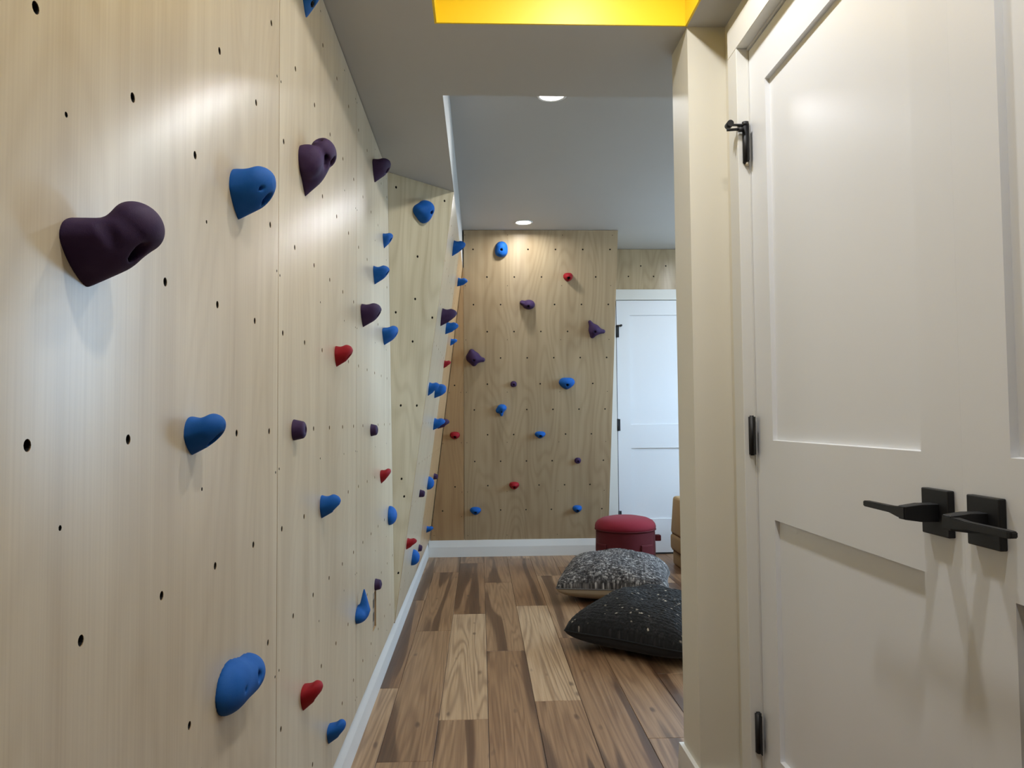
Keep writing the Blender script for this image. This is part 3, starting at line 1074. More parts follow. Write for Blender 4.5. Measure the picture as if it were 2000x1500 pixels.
# ------------------------------------------------------------------ climbing holds
def surface_nets(f, lo, cell):
    """polygonise the zero set of a sampled field (negative inside)"""
    nx, ny, nz = f.shape
    ins = f < 0
    cs = [(i, j, k) for i in (0, 1) for j in (0, 1) for k in (0, 1)]
    sl = lambda a, c: a[c[0]:c[0] + nx - 1, c[1]:c[1] + ny - 1, c[2]:c[2] + nz - 1]
    cnt = sum(sl(ins, c).astype(np.int8) for c in cs)
    act = (cnt > 0) & (cnt < 8)
    idx = np.argwhere(act)
    ids = -np.ones(act.shape, int)
    ids[act] = np.arange(len(idx))
    acc = np.zeros((len(idx), 3))
    num = np.zeros(len(idx))
    i, j, k = idx.T
    for a in cs:
        for ax in range(3):
            if a[ax] == 1:
                continue
            b = list(a)
            b[ax] = 1
            fa = f[i + a[0], j + a[1], k + a[2]]
            fb = f[i + b[0], j + b[1], k + b[2]]
            m = (fa < 0) != (fb < 0)
            t = np.where(m, fa / np.where(fa - fb == 0, 1, fa - fb), 0)
            p = np.tile(np.array(a, float), (len(idx), 1))
            p[:, ax] += t
            acc[m] += p[m]
            num[m] += 1
    co = np.array(lo) + (idx + acc / num[:, None]) * cell
    faces = []
    for ax in range(3):
        o1, o2 = [(1, 2), (2, 0), (0, 1)][ax]
        sh = [slice(None)] * 3
        sh[ax] = slice(0, f.shape[ax] - 1)
        a = ins[tuple(sh)]
        sh[ax] = slice(1, f.shape[ax])
        b = ins[tuple(sh)]
        e = np.argwhere(a != b)
        e = e[(e[:, o1] > 0) & (e[:, o2] > 0) & (e[:, o1] < f.shape[o1] - 1) & (e[:, o2] < f.shape[o2] - 1)]
        d1 = np.zeros(3, int); d1[o1] = 1
        d2 = np.zeros(3, int); d2[o2] = 1
        q = [ids[tuple((e - s).T)] for s in (d1 + d2, d2, 0 * d1, d1)]
        flip = ~a[tuple(e.T)]
        fc = np.stack(q, 1)
        fc[flip] = fc[flip][:, ::-1]
        faces.append(fc)
    return co, np.concatenate(faces)


def smin(a, b, k):
    h = np.clip(0.5 + 0.5 * (b - a) / k, 0, 1)
    return b * (1 - h) + a * h - k * h * (1 - h)


def loft(u, v, p, P, hw, ht, hb, lw, lh, cu=0.0, cv=0.0, t0=0.5, curve=1.0, nt=2.4, nb=1.45):
    t = np.clip(p / P, 0, 1.6)
    e = np.minimum(t, 1.0) ** curve
    Wd = hw + (lw - hw) * e
    Tp = ht + (lh - ht) * e
    Bt = hb + (lh - hb) * e
    r = np.sqrt(np.clip(1 - (np.clip(t - t0, 0, 9) / (1 - t0)) ** 2, 0, 1))
    U = np.abs(u - cu * e) / Wd
    V = v - cv * e
    up = V > 0
    V = np.abs(V) / np.where(up, Tp, Bt)
    n = np.where(up, nt + (2 - nt) * e, nb + (2 - nb) * e)
    rho = (U ** n + V ** n) ** (1 / n)
    return (rho - r) * min(lw, lh) + np.clip(p - P, 0, 1)


def ell(u, v, p, c, r):
    q = np.sqrt(((u - c[0]) / r[0]) ** 2 + ((v - c[1]) / r[1]) ** 2 + ((p - c[2]) / r[2]) ** 2)
    return (q - 1) * min(r)


def rcone(u, v, p, a, b, ra, rb):
    a, b = np.array(a, float), np.array(b, float)
    d = b - a
    t = np.clip(((u - a[0]) * d[0] + (v - a[1]) * d[1] + (p - a[2]) * d[2]) / (d @ d), 0, 1)
    return np.sqrt((u - a[0] - t * d[0]) ** 2 + (v - a[1] - t * d[1]) ** 2 + (p - a[2] - t * d[2]) ** 2) - (ra + (rb - ra) * t)


def hold_mesh(name, parts, holes, ext, k=0.012, res=34):
    """parts: list of (kind, kwargs or args); holes: (u, v, depth_from, radius); ext = (u0,u1,v0,v1,P)"""
    u0, u1, v0, v1, P = ext
    cell = max(u1 - u0, v1 - v0, P) / res
    lo = (u0 - 2 * cell, v0 - 2 * cell, -0.003 - 2 * cell)
    dims = [int((u1 - u0) / cell) + 5, int((v1 - v0) / cell) + 5, int((P + 0.003) / cell) + 6]
    g = np.meshgrid(*[lo[a] + cell * np.arange(dims[a]) for a in range(3)], indexing='ij')
    f = None
    for kind, a in parts:
        if kind == 'loft':
            h = loft(*g, **a)
        elif kind == 'ell':
            h = ell(*g, *a)
        elif kind == 'rc':
            h = rcone(*g, *a)
        elif kind == 'cut':
            f = -smin(-f, rcone(*g, *a), 0.008)
            continue
        f = h if f is None else smin(f, h, k)
    for (hu, hv, p0, r) in holes:
        c = np.sqrt((g[0] - hu) ** 2 + (g[1] - hv) ** 2) - r
        c = np.maximum(c, p0 - g[2])
        f = -smin(-f, c, 0.003)
    f = np.maximum(f, -0.003 - g[2])
    co, fc = surface_nets(f, lo, cell)
    me = bpy.data.meshes.new(name)
    me.from_pydata(co.tolist(), [], fc.tolist())
    me.update()
    me.polygons.foreach_set('use_smooth', [True] * len(me.polygons))
    return me


def make_bolt_mesh():
    bm = bmesh.new()
    seg = 18
    prof_ = [(0.0001, 0.0), (1.0, 0.0), (1.0, 0.75), (0.88, 0.9), (0.52, 0.9), (0.52, 0.35), (0.0001, 0.35)]
    rr = []
    for r, z in prof_:
        n6 = r < 0.6 and z > 0.1
        rr.append([bm.verts.new((r * math.cos(2 * math.pi * i / seg), r * math.sin(2 * math.pi * i / seg), z)) for i in range(seg)])
    for a_, b_ in zip(rr[:-1], rr[1:]):
        for i in range(seg):
            bm.faces.new((a_[i], a_[(i + 1) % seg], b_[(i + 1) % seg], b_[i]))
    bmesh.ops.remove_doubles(bm, verts=bm.verts, dist=0.001)
    me = bpy.data.meshes.new('bolt')
    bmesh.ops.recalc_face_normals(bm, faces=bm.faces[:])
    bm.to_mesh(me)
    bm.free()
    me.materials.append(M_STEEL)
    return me


BOLT = make_bolt_mesh()
HM = {'blue': M_BLUE, 'red': M_RED, 'purple': M_PUR}
HGROUP = 'coloured climbing holds bolted to the plywood walls'


def add_hold(frm, uv, colour, label, parts, ext, bolt=None, screw=None, k=0.012, res=34, rot=0.0, p0=None):
    """frm: wall frame; uv: bolt position on it; bolt: (u,v,depth,radius) of the bolt well"""
    holes = [h for h in (bolt, screw) if h]
    me = hold_mesh('climbing_hold', parts, holes, ext, k, res)
    me.materials.append(HM[colour])
    M4 = frm @ Matrix.Translation((uv[0], uv[1], 0)) @ Matrix.Rotation(rot, 4, 'Z')
    o = bpy.data.objects.new('climbing_hold', me)
    COL.objects.link(o)
    o.matrix_world = M4
    tag(o, label, 'climbing hold', HGROUP)
    if bolt:
        b = bpy.data.objects.new('bolt', BOLT)
        COL.objects.link(b)
        b.parent = o
        r = bolt[3] * 0.78
        b.matrix_basis = Matrix.Translation((bolt[0], bolt[1], bolt[2])) @ Matrix.Diagonal((r, r, 0.006, 1))
    return o


def jug(frm, uv, colour, label, hw, ht, hb, P, top, lw=None, lh=None, nb=1.45, well=True, cu=0.0, t0=0.5, curve=1.0, res=32, rot=0.0, du=0.0, dv=0.0, nt=2.4, screw=None, saddle=True, dip=0.07):
    """fin-shaped jug: shield base, nose pointing up and out. top = height of the nose above the bolt"""
    lh = lh or P * 0.36
    lw = lw or hw * 0.62
    cv = top - lh
    parts = [('loft', dict(P=P, hw=hw, ht=ht, hb=hb, lw=lw, lh=lh, cu=cu, cv=cv, t0=t0, curve=curve, nb=nb, nt=nt))]
    if saddle:
        sv = ht + (cv + lh - ht) * 0.30 + P * (0.26 - dip)
        parts.append(('cut', ((-hw * 1.5, sv, P * 0.27), (hw * 1.5, sv, P * 0.27), P * 0.26, P * 0.26)))
    if du or dv:
        frm = frm @ Matrix.Translation((du, dv, 0))
    ext = (-hw * 1.05, hw * 1.05, -hb * 1.05, max(ht, top) * 1.08, P * 1.04)
    bolt = (-du, -dv - 0.15 * hb, P * 0.30, min(0.0105, hw * 0.30)) if well else None
    return add_hold(frm, uv, colour, label, parts, ext, bolt, screw, res=res, rot=rot)


def pebble(frm, uv, colour, label, hw, hv, P, flat=0.72, lw=0.75, well=True, rot=0.0, nb=2.2, res=26):
    parts = [('loft', dict(P=P, hw=hw, ht=hv, hb=hv, lw=hw * lw, lh=hv * lw, t0=flat, curve=1.0, nb=nb, nt=2.2))]
    ext = (-hw * 1.05, hw * 1.05, -hv * 1.05, hv * 1.05, P * 1.04)
    return add_hold(frm, uv, colour, label, parts, ext, (0, 0, P * 0.45, min(0.007, hw * 0.3)) if well else None, rot=rot, res=res)


def node(i, j):
    return (HY0 + i * GS, HZ0 + j * GS)


# --- left wall -----------------------------------------------------------------
# the big two-lobed purple one next to the camera
add_hold(FL, (0.817, 1.274), 'purple', 'biggest hold, dark purple and lumpy, nearest the camera on the left plywood wall',
         [('loft', dict(P=0.060, hw=0.054, ht=0.027, hb=0.041, lw=0.034, lh=0.020, cv=0.010, cu=0.0, t0=0.5, nb=1.4)),
          ('ell', ((0.010, 0.024, 0.046), (0.038, 0.026, 0.025))),
          ('cut', ((-0.08, 0.046, 0.018), (0.06, 0.046, 0.018), 0.014, 0.014)),
          ('cut', ((-0.062, 0.006, 0.040), (-0.020, -0.040, 0.056), 0.008, 0.007)),
          ('cut', ((-0.050, 0.030, 0.034), (-0.034, -0.006, 0.046), 0.006, 0.005)),
          ('cut', ((0.030, -0.030, 0.052), (-0.02, -0.024, 0.054), 0.006, 0.006))],
         (-0.06, 0.06, -0.048, 0.056, 0.074), bolt=(0.000, -0.004, 0.026, 0.0098), res=52, k=0.008)
jug(FL, (1.319, 1.475), 'blue', 'large dark blue hold with two bolt holes, left of the seam, near the top', 0.050, 0.040, 0.042, 0.062, 0.053, lh=0.030, lw=0.034, nb=1.3, res=42, screw=(-0.026, 0.004, 0.020, 0.0038), saddle=True)
jug(FL, (1.820, 2.085), 'blue', 'blue hold cut off by the top edge of the photo', 0.040, 0.045, 0.040, 0.042, 0.060, nb=1.3)
add_hold(FL, (1.820, 1.690), 'purple', 'tall skull-shaped purple hold right of the first plywood seam',
         [('loft', dict(P=0.056, hw=0.068, ht=0.034, hb=0.074, lw=0.030, lh=0.022, cv=0.004, cu=0.0, t0=0.5, nb=1.15)),
          ('ell', ((0.012, 0.034, 0.040), (0.044, 0.034, 0.030))),
          ('ell', ((-0.042, -0.002, 0.018), (0.028, 0.036, 0.030))),
          ('cut', ((-0.016, 0.075, 0.030), (-0.010, -0.040, 0.062), 0.008, 0.007))],
         (-0.075, 0.075, -0.080, 0.075, 0.072), bolt=(0.012, 0.014, 0.034, 0.012), res=44)
jug(FL, (3.024, 2.077), 'purple', 'dark purple hold high up beside the soffit edge and slanted corner', 0.064, 0.026, 0.058, 0.064, 0.040, lh=0.024, nb=1.3, dip=0.10)
jug(FL, (3.325, 1.868), 'blue', 'small blue hold on the left wall edge, highest of the three blue ones there', 0.050, 0.018, 0.042, 0.038, 0.026, nb=1.4)
jug(FL, (3.024, 1.668), 'blue', 'blue scooped hold above the dark purple wedge on the left wall', 0.044, 0.022, 0.050, 0.058, 0.026, lh=0.019, nb=1.3, dip=0.14)
jug(FL, (2.723, 1.470), 'purple', 'dark purple wedge hold in the middle of the left wall', 0.056, 0.026, 0.054, 0.064, 0.033, lh=0.025, nb=1.3)
jug(FL, (3.325, 1.462), 'blue', 'blue hold overlapping the slanted corner, right of the purple wedge', 0.070, 0.020, 0.052, 0.060, 0.038, lh=0.026, nb=1.35)
jug(FL, (2.222, 1.278), 'red', 'red hold high on the left wall, the upper of the larger red ones', 0.030, 0.026, 0.034, 0.046, 0.032, lh=0.019, lw=0.022, nb=1.35)
jug(FL, (1.118, 1.073), 'blue', 'blue hook hold with dark bolt hole, middle of the nearest plywood sheet', 0.032, 0.028, 0.027, 0.046, 0.035, lh=0.019, lw=0.022, nb=1.35, res=40)
pebble(FL, (1.720, 1.073), 'purple', 'small purple knob just right of the first seam, at mid height', 0.024, 0.023, 0.027)
pebble(FL, (2.930, 1.055), 'purple', 'small purple knob at mid height near the slanted corner', 0.030, 0.023, 0.025)
jug(FL, (3.225, 0.868), 'red', 'small red hold on the left wall beside the slanted corner', 0.044, 0.020, 0.036, 0.040, 0.030, nb=1.35)
jug(FL, (2.021, 0.873), 'blue', 'blue wedge hold, middle sheet of the left wall, below the red one', 0.024, 0.030, 0.030, 0.048, 0.033, lh=0.018, lw=0.018, nb=1.35)
add_hold(FL, (3.505, 0.668), 'blue', 'blue half-disc hold at the foot of the slanted corner',
         [('ell', ((0, 0, 0), (0.060, 0.042, 0.034)))], (-0.063, 0.063, -0.045, 0.045, 0.036), bolt=(0.0, 0.004, 0.020, 0.006), screw=None)
pebble(FL, (3.040, 0.462), 'purple', 'small purple knob directly above the outlet slot', 0.028, 0.022, 0.025)
add_hold(FL, (2.610, 0.470), 'blue', 'blue teardrop hold with an upright horn beside the outlet slot',
         [('ell', ((0, -0.014, 0), (0.056, 0.028, 0.034))), ('rc', ((0.0, 0.0, 0.022), (0.006, 0.064, 0.020), 0.019, 0.003))],
         (-0.060, 0.060, -0.045, 0.070, 0.046), bolt=(0.0, -0.010, 0.022, 0.006))
add_hold(FL, (1.319, 0.672), 'blue', 'large smooth blue peanut-shaped hold low on the nearest plywood sheet',
         [('ell', ((-0.040, -0.002, 0.0), (0.056, 0.041, 0.034))), ('ell', ((0.044, -0.010, 0.0), (0.056, 0.034, 0.035)))],
         (-0.104, 0.112, -0.062, 0.046, 0.046), bolt=(0.026, -0.006, 0.018, 0.0085), screw=(-0.048, -0.004, 0.018, 0.0034), k=0.034, res=50)
jug(FL, (1.820, 0.472), 'red', 'red wedge hold low on the left wall, the lowest large red one', 0.030, 0.020, 0.038, 0.044, 0.035, lh=0.018, lw=0.022, nb=1.35)
jug(FL, (2.121, 0.271), 'blue', 'lowest blue hold on the left wall, right above the baseboard', 0.028, 0.016, 0.034, 0.045, 0.036, lh=0.019, lw=0.021, nb=1.35)

# --- slanted corner face ---------------------------------------------------------
add_hold(FT, to2(FTi, (-0.264, 3.622, 2.066)), 'blue', 'blue three-lobed hold high on the triangular corner panel',
         [('ell', ((0.012, 0.012, 0.0), (0.040, 0.042, 0.058))), ('ell', ((-0.022, -0.002, 0.0), (0.036, 0.030, 0.046))), ('ell', ((0.006, -0.024, 0.0), (0.034, 0.030, 0.040)))],
         (-0.066, 0.062, -0.060, 0.062, 0.062), bolt=(0.016, -0.006, 0.034, 0.0085), k=0.02, res=40)


# --- leaning left face -----------------------------------------------------------
def on_over(y, x, z):
    return to2(FOi, (x, y, z))


OV = [('blue', 4.29, -0.142, 2.043, 0.098, 0.066, 'topmost blue hold on the leaning left face', 'jug'),
      ('blue', 5.26, -0.144, 2.025, 0.068, 0.066, 'blue horn hold at the top of the far corner', 'jug'),
      ('purple', 4.10, -0.198, 1.635, 0.107, 0.078, 'purple hooked hold, uppermost purple one on the leaning left face', 'jug'),
      ('blue', 4.63, -0.198, 1.639, 0.085, 0.072, 'blue hold right behind the purple hooked hold', 'jug'),
      ('blue', 5.39, -0.199, 1.629, 0.058, 0.044, 'small blue hold just below the blue one behind the purple hook', 'jug'),
      ('red', 4.94, -0.225, 1.444, 0.058, 0.042, 'upper small red hold on the leaning left face', 'jug'),
      ('blue', 3.875, -0.252, 1.247, 0.078, 0.050, 'front one of two overlapping blue holds on the leaning left face', 'jug'),
      ('blue', 4.41, -0.250, 1.257, 0.092, 0.062, 'rear, lumpier one of two overlapping blue holds on the leaning left face', 'lump'),
      ('blue', 4.70, -0.277, 1.069, 0.083, 0.066, 'blue hold overlapping a purple one on the leaning left face', 'jug'),
      ('purple', 5.22, -0.277, 1.068, 0.080, 0.072, 'purple hold half hidden behind a blue hold on the leaning left face', 'jug'),
      ('purple', 5.55, -0.329, 0.690, 0.044, 0.030, 'tiny purple knob in the far corner beside the tan wedge', 'peb'),
      ('blue', 4.92, -0.329, 0.695, 0.083, 0.040, 'blue half-round hold between two tiny purple knobs', 'dome'),
      ('purple', 4.25, -0.329, 0.694, 0.042, 0.030, 'tiny purple knob left of the blue half-round hold', 'peb'),
      ('blue', 5.56, -0.380, 0.320, 0.055, 0.046, 'blue hold low in the far corner just above the baseboard', 'jug'),
      ('red', 3.81, -0.355, 0.497, 0.064, 0.046, 'lower small red hold at the foot of the leaning left face', 'jug'),
      ('purple', 4.86, -0.383, 0.302, 0.044, 0.024, 'tiny purple knob right above the baseboard', 'peb'),
      ('blue', 4.36, -0.379, 0.333, 0.088, 0.042, 'lowest blue half-moon hold on the leaning left face', 'dome')]
for c_, y_, x_, z_, h_, P_, lab, kd in OV:
    uv = on_over(y_, x_, z_)
    if kd == 'jug':
        jug(FO, uv, c_, lab, h_ * 0.42, h_ * 0.40, h_ * 0.50, P_, h_ * 0.46, lh=P_ * 0.30, nb=1.3, res=26)
    elif kd == 'peb':
        pebble(FO, uv, c_, lab, h_ * 0.5, h_ * 0.5, P_)
    elif kd == 'dome':
        add_hold(FO, uv, c_, lab, [('ell', ((0, 0, 0), (h_ * 0.45, h_ * 0.5, P_)))], (-h_ * 0.48, h_ * 0.48, -h_ * 0.52, h_ * 0.52, P_ * 1.03), bolt=(0, 0, P_ * 0.6, 0.006), res=26)
    else:
        add_hold(FO, uv, c_, lab, [('loft', dict(P=P_, hw=h_ * 0.5, ht=h_ * 0.36, hb=h_ * 0.5, lw=h_ * 0.26, lh=P_ * 0.28, cv=h_ * 0.06, nb=1.35)), ('ell', ((0.0, h_ * 0.22, P_ * 0.55), (h_ * 0.34, h_ * 0.2, P_ * 0.4)))],
                 (-h_ * 0.54, h_ * 0.54, -h_ * 0.54, h_ * 0.5, P_ * 1.05), bolt=(0, 0.01, P_ * 0.5, 0.008), res=32)

# --- far leaning panel -----------------------------------------------------------
add_hold(FF, (0.163, 2.285), 'blue', 'round blue hold at the top of the far panel under the downlight',
         [('ell', ((0.002, 0.014, 0.0), (0.044, 0.044, 0.046))), ('ell', ((0.0, -0.020, 0.0), (0.046, 0.036, 0.042)))], (-0.052, 0.052, -0.060, 0.062, 0.050), bolt=(0, 0, 0.026, 0.0095), k=0.02)
jug(FF, (0.657, 2.086), 'red', 'red hold near the top right of the far panel', 0.036, 0.030, 0.036, 0.055, 0.024, nb=1.6)
add_hold(FF, (0.358, 1.880), 'purple', 'purple hold with a small ear and a long shadow, upper middle of far panel',
         [('ell', ((0.010, 0, 0), (0.046, 0.036, 0.062))), ('ell', ((-0.040, 0.014, 0), (0.018, 0.018, 0.036)))], (-0.062, 0.060, -0.040, 0.040, 0.066), bolt=(0.004, -0.006, 0.040, 0.008), k=0.016)
add_hold(FF, (0.862, 1.690), 'purple', 'purple three-pronged hold near the right edge of the far panel',
         [('ell', ((0, 0, 0), (0.042, 0.040, 0.048))), ('rc', ((0, 0, 0.018), (-0.036, 0.060, 0.012), 0.030, 0.013)), ('rc', ((0, -0.006, 0.018), (0.066, -0.012, 0.014), 0.030, 0.016)), ('rc', ((0, 0, 0.018), (-0.014, -0.046, 0.014), 0.030, 0.018))],
         (-0.064, 0.088, -0.070, 0.078, 0.056), bolt=(0, -0.008, 0.030, 0.008), k=0.02)
add_hold(FF, (-0.043, 1.478), 'purple', 'purple three-pronged hold at the left edge of the far panel',
         [('ell', ((-0.006, 0.004, 0), (0.054, 0.046, 0.050))), ('rc', ((0, 0, 0.018), (-0.016, 0.048, 0.014), 0.034, 0.022)), ('rc', ((0, -0.006, 0.018), (0.068, -0.012, 0.014), 0.030, 0.017)), ('rc', ((0, 0, 0.018), (0.000, -0.044, 0.014), 0.030, 0.018))],
         (-0.068, 0.090, -0.068, 0.076, 0.058), bolt=(0, -0.008, 0.032, 0.008), k=0.02)
pebble(FF, (0.257, 1.274), 'purple', 'tiny square purple knob in the middle of the far panel', 0.024, 0.023, 0.028, nb=3.0)
jug(FF, (0.663, 1.282), 'blue', 'widest blue hold on the far panel, right of the middle', 0.062, 0.042, 0.054, 0.055, 0.036, lw=0.04, lh=0.028, nb=1.5)
add_hold(FF, (0.163, 1.072), 'blue', 'blue lobed hold with a downward nub on the far panel',
         [('ell', ((0.006, 0.016, 0), (0.036, 0.028, 0.046))), ('ell', ((-0.024, -0.006, 0), (0.018, 0.020, 0.032))), ('rc', ((0, 0, 0.016), (0.002, -0.036, 0.014), 0.022, 0.012))],
         (-0.046, 0.046, -0.054, 0.048, 0.050), bolt=(0, -0.010, 0.028, 0.007), k=0.012)
jug(FF, (0.464, 0.873), 'blue', 'blue triangular hold right of the middle, lower half of the far panel', 0.042, 0.026, 0.034, 0.045, 0.022, nb=1.5)
pebble(FF, (0.761, 0.657), 'purple', 'tiny round purple knob at the lower right of the far panel', 0.026, 0.024, 0.028)
jug(FF, (0.265, 0.458), 'red', 'red hold low on the main far panel', 0.040, 0.030, 0.036, 0.045, 0.024, nb=1.5)
jug(FF, (0.766, 0.256), 'blue', 'lowest blue hold at the right of the far panel', 0.038, 0.030, 0.036, 0.045, 0.024, nb=1.5)
jug(FF, (-0.040, 0.252), 'blue', 'lowest blue hold at the left of the far panel', 0.044, 0.030, 0.040, 0.045, 0.024, nb=1.5)
jug(FF, (-0.194, 0.872), 'red', 'red oval hold on the narrow tan wedge left of the far panel', 0.039, 0.030, 0.032, 0.045, 0.020, nb=1.8)


# ------------------------------------------------------------------ red stool
sx, sy = 1.030, 5.56
st = tag(empty('storage_stool', (sx, sy, 0)), 'round red upholstered stool with padded lid in front of the far door', 'stool')


def revolve(prof_, cx, cy, seg=56):
    bm = bmesh.new()
    rr = [[bm.verts.new((cx + r * math.cos(2 * math.pi * i / seg), cy + r * math.sin(2 * math.pi * i / seg), z)) for i in range(seg)] for r, z in prof_]
    for a_, b_ in zip(rr[:-1], rr[1:]):
        for i in range(seg):
            bm.faces.new((a_[i], a_[(i + 1) % seg], b_[(i + 1) % seg], b_[i]))
    bmesh.ops.remove_doubles(bm, verts=bm.verts, dist=0.0005)
    return bm


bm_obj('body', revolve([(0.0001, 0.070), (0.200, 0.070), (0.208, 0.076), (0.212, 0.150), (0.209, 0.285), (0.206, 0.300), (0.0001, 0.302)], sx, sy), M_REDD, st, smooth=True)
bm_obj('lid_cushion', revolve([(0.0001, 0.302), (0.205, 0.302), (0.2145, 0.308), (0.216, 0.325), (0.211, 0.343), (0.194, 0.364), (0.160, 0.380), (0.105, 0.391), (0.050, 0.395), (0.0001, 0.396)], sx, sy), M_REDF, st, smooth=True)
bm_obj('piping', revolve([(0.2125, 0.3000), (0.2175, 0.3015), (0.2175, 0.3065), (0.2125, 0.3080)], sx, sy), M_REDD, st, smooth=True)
for a0 in (-55, 35, 125, 207):
    bm = bmesh.new()
    n = 9
    vs_ = []
    for i in range(n):
        t = math.radians(a0 - 15 + 30 * i / (n - 1))
        col_ = []
        for r, z in ((0.196, 0.0), (0.222, 0.0), (0.2225, 0.205), (0.219, 0.214), (0.207, 0.214), (0.207, 0.080), (0.196, 0.080)):
            col_.append(bm.verts.new((sx + r * math.cos(t), sy + r * math.sin(t), z)))
        vs_.append(col_)
    m_ = len(vs_[0])
    for a_, b_ in zip(vs_[:-1], vs_[1:]):
        for i in range(m_):
            bm.faces.new((a_[i], a_[(i + 1) % m_], b_[(i + 1) % m_], b_[i]))
    bm.faces.new(vs_[0][::-1])
    bm.faces.new(vs_[-1])
    bm_obj('leg', bm, M_REDD, st)
bm = bmesh.new()
box_into(bm, (sx + 0.206, sy - 0.045, 0.218), (sx + 0.248, sy + 0.005, 0.260), 0.006, 2)
bm_obj('pull_tab', bm, M_REDD, st, smooth=False)

# ------------------------------------------------------------------ tan folded couch
cx0, cx1, cy0, cy1 = 1.420, 2.30, 5.42, 5.82
tc_ = tag(empty('tan_couch', ((cx0 + cx1) / 2, (cy0 + cy1) / 2, 0)), 'tan suede stack of couch cushions half hidden behind the partition', 'couch')


def cushion(name, a, b_, bev):
    o = box(name, a, b_, M_TAN, tc_, bev, 4, True)
    return o


cushion('base_cushion', (cx0 + 0.014, cy0, 0.0), (cx1, cy1, 0.111), 0.016)
cushion('seat_cushion', (cx0 - 0.006, cy0 - 0.01, 0.111), (cx1, cy1, 0.231), 0.024)
bm = bmesh.new()
box_into(bm, (cx0 - 0.004, cy0 + 0.0, 0.231), (cx1, cy1, 0.506), 0.022, 3)
for v in bm.verts:
    t = (v.co.z - 0.231) / 0.275
    if v.co.x < cx0 + 0.1:
        v.co.x += 0.022 * t
bm_obj('back_cushion', bm, M_TAN, tc_, smooth=True)
for z_ in (0.111, 0.231):
    box('piping', (cx0 + 0.006, cy0 + 0.006, z_ - 0.0025), (cx1 - 0.01, cy1 - 0.01, z_ + 0.0025), M_SEAM, tc_, 0.001, 1)


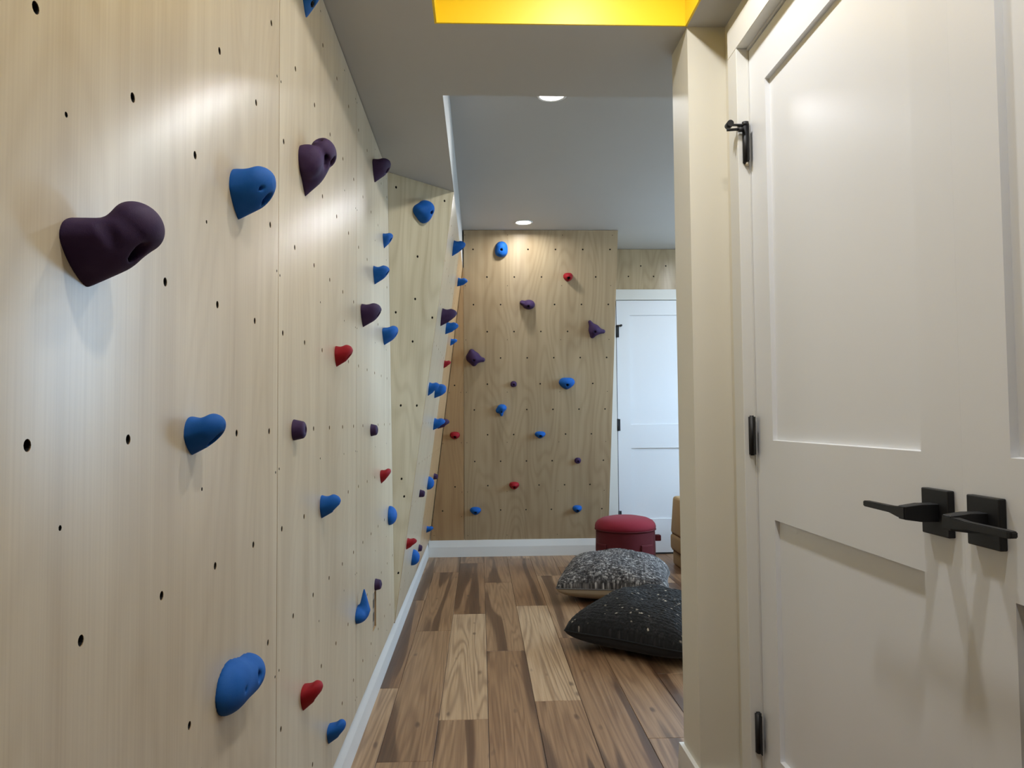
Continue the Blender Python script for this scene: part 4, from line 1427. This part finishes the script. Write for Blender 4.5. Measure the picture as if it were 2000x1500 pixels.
# ------------------------------------------------------------------ floor cushions
def pillow(name, label, centre, size, thick, rotz, m_top, m_bot, seam_mat, tilt=(0, 0), sag=0.35, seed=1, n=180, stitch=44):
    root = tag(empty(name, (centre[0], centre[1], 0)), label, 'cushion')
    rnd = np.random.RandomState(seed)
    s = np.linspace(-1, 1, n)
    U, V = np.meshgrid(s, s, indexing='ij')
    prof_ = np.clip((1 - np.abs(U) ** 2.6) * (1 - np.abs(V) ** 2.6), 0, 1) ** 0.46
    # pulled-in sides, pointed corners
    pin = 0.075
    X = U * (1 - pin * (1 - np.abs(V) ** 1.6)) * size[0] / 2 * (1 - 0.055 * (U * V) ** 6)
    Y = V * (1 - pin * (1 - np.abs(U) ** 1.6)) * size[1] / 2 * (1 - 0.055 * (U * V) ** 6)
    ph = rnd.rand(6) * 6.28
    wr = 0.010 * np.sin(5 * U + 2.2 * V + ph[0]) * np.sin(3.2 * V + ph[1]) + 0.005 * np.sin(9 * U + ph[2]) * np.cos(7 * V + ph[3])
    # knitted rows: alternating stitches along v, each with its own height
    row = (V + 1) / 2 * stitch
    colm = (U + 1) / 2 * stitch * 0.55 + 0.5 * (np.floor(row) % 2)
    hgt = rnd.rand(stitch + 3, stitch + 3)[np.floor(row).astype(int), np.floor(colm).astype(int)]
    kn = np.abs(np.sin(np.pi * row)) ** 0.6 * (0.55 + 0.45 * np.abs(np.sin(np.pi * colm)) ** 0.6) * (0.5 + 0.8 * hgt)
    top = thick * (1 - sag) * prof_ + wr * prof_ + 0.0055 * kn * np.clip(prof_ * 3, 0, 1)
    bot = -thick * sag * prof_ ** 0.8
    zc_ = thick * sag
    cr, sr = math.cos(rotz), math.sin(rotz)

    def build(nm, Z, m, flip):
        Zt = Z + zc_ + tilt[0] * U + tilt[1] * V
        Zt = np.maximum(Zt, 0.0015)
        co = np.stack([X * cr - Y * sr, X * sr + Y * cr, Zt], -1).reshape(-1, 3) + np.array([centre[0], centre[1], 0])
        idx = np.arange(n * n).reshape(n, n)
        q = np.stack([idx[:-1, :-1], idx[1:, :-1], idx[1:, 1:], idx[:-1, 1:]], -1).reshape(-1, 4)
        if flip:
            q = q[:, ::-1]
        me = bpy.data.meshes.new(nm)
        me.from_pydata(co.tolist(), [], q.tolist())
        me.update()
        uvl = me.uv_layers.new(name='uv')
        uvs = np.stack([(U + 1) / 2 * size[0] / 0.6, (V + 1) / 2 * size[1] / 0.6], -1).reshape(-1, 2)
        li = np.zeros(len(me.loops), dtype=np.int32)
        me.loops.foreach_get('vertex_index', li)
        uvl.data.foreach_set('uv', uvs[li].ravel())
        me.polygons.foreach_set('use_smooth', [True] * len(me.polygons))
        return mesh_obj(nm, me, m, root), co.reshape(n, n, 3)
    o, co = build('knit_cover', top, m_top, False)
    build('back_cover', bot, m_bot, True)
    # seam cord around the edge
    ring = [co[i, 0] for i in range(n)] + [co[-1, j] for j in range(1, n)] + [co[i, -1] for i in range(n - 2, -1, -1)] + [co[0, j] for j in range(n - 2, 0, -1)]
    bm = bmesh.new()
    L = len(ring)
    R = 0.0042
    rr = []
    for i in range(L):
        p = Vector(ring[i])
        d = (Vector(ring[(i + 1) % L]) - Vector(ring[i - 1])).normalized()
        a_ = d.cross(Vector((0, 0, 1))).normalized()
        b_ = a_.cross(d)
        rr.append([bm.verts.new(p + (a_ * math.cos(t) + b_ * math.sin(t)) * R) for t in (0, 1.047, 2.094, 3.1416, 4.189, 5.236)])
    for i in range(L):
        for k in range(6):
            bm.faces.new((rr[i][k], rr[i][(k + 1) % 6], rr[(i + 1) % L][(k + 1) % 6], rr[(i + 1) % L][k]))
    bm_obj('seam_cord', bm, seam_mat, root, smooth=True)
    return root


pillow('floor_cushion', 'grey marled chunky-knit floor cushion with beige back, behind the black one', (0.835, 4.86), (0.68, 0.68), 0.255, math.radians(-14), M_KNITG, M_BEIGE, M_KNITG, sag=0.36, seed=3)
pillow('floor_cushion', 'black nubby-knit floor cushion with pale flecks, nearest on the floor', (0.835, 3.790), (0.66, 0.66), 0.250, math.radians(-39), M_KNITB, M_BLKBK, M_KNITB, sag=0.34, seed=5)
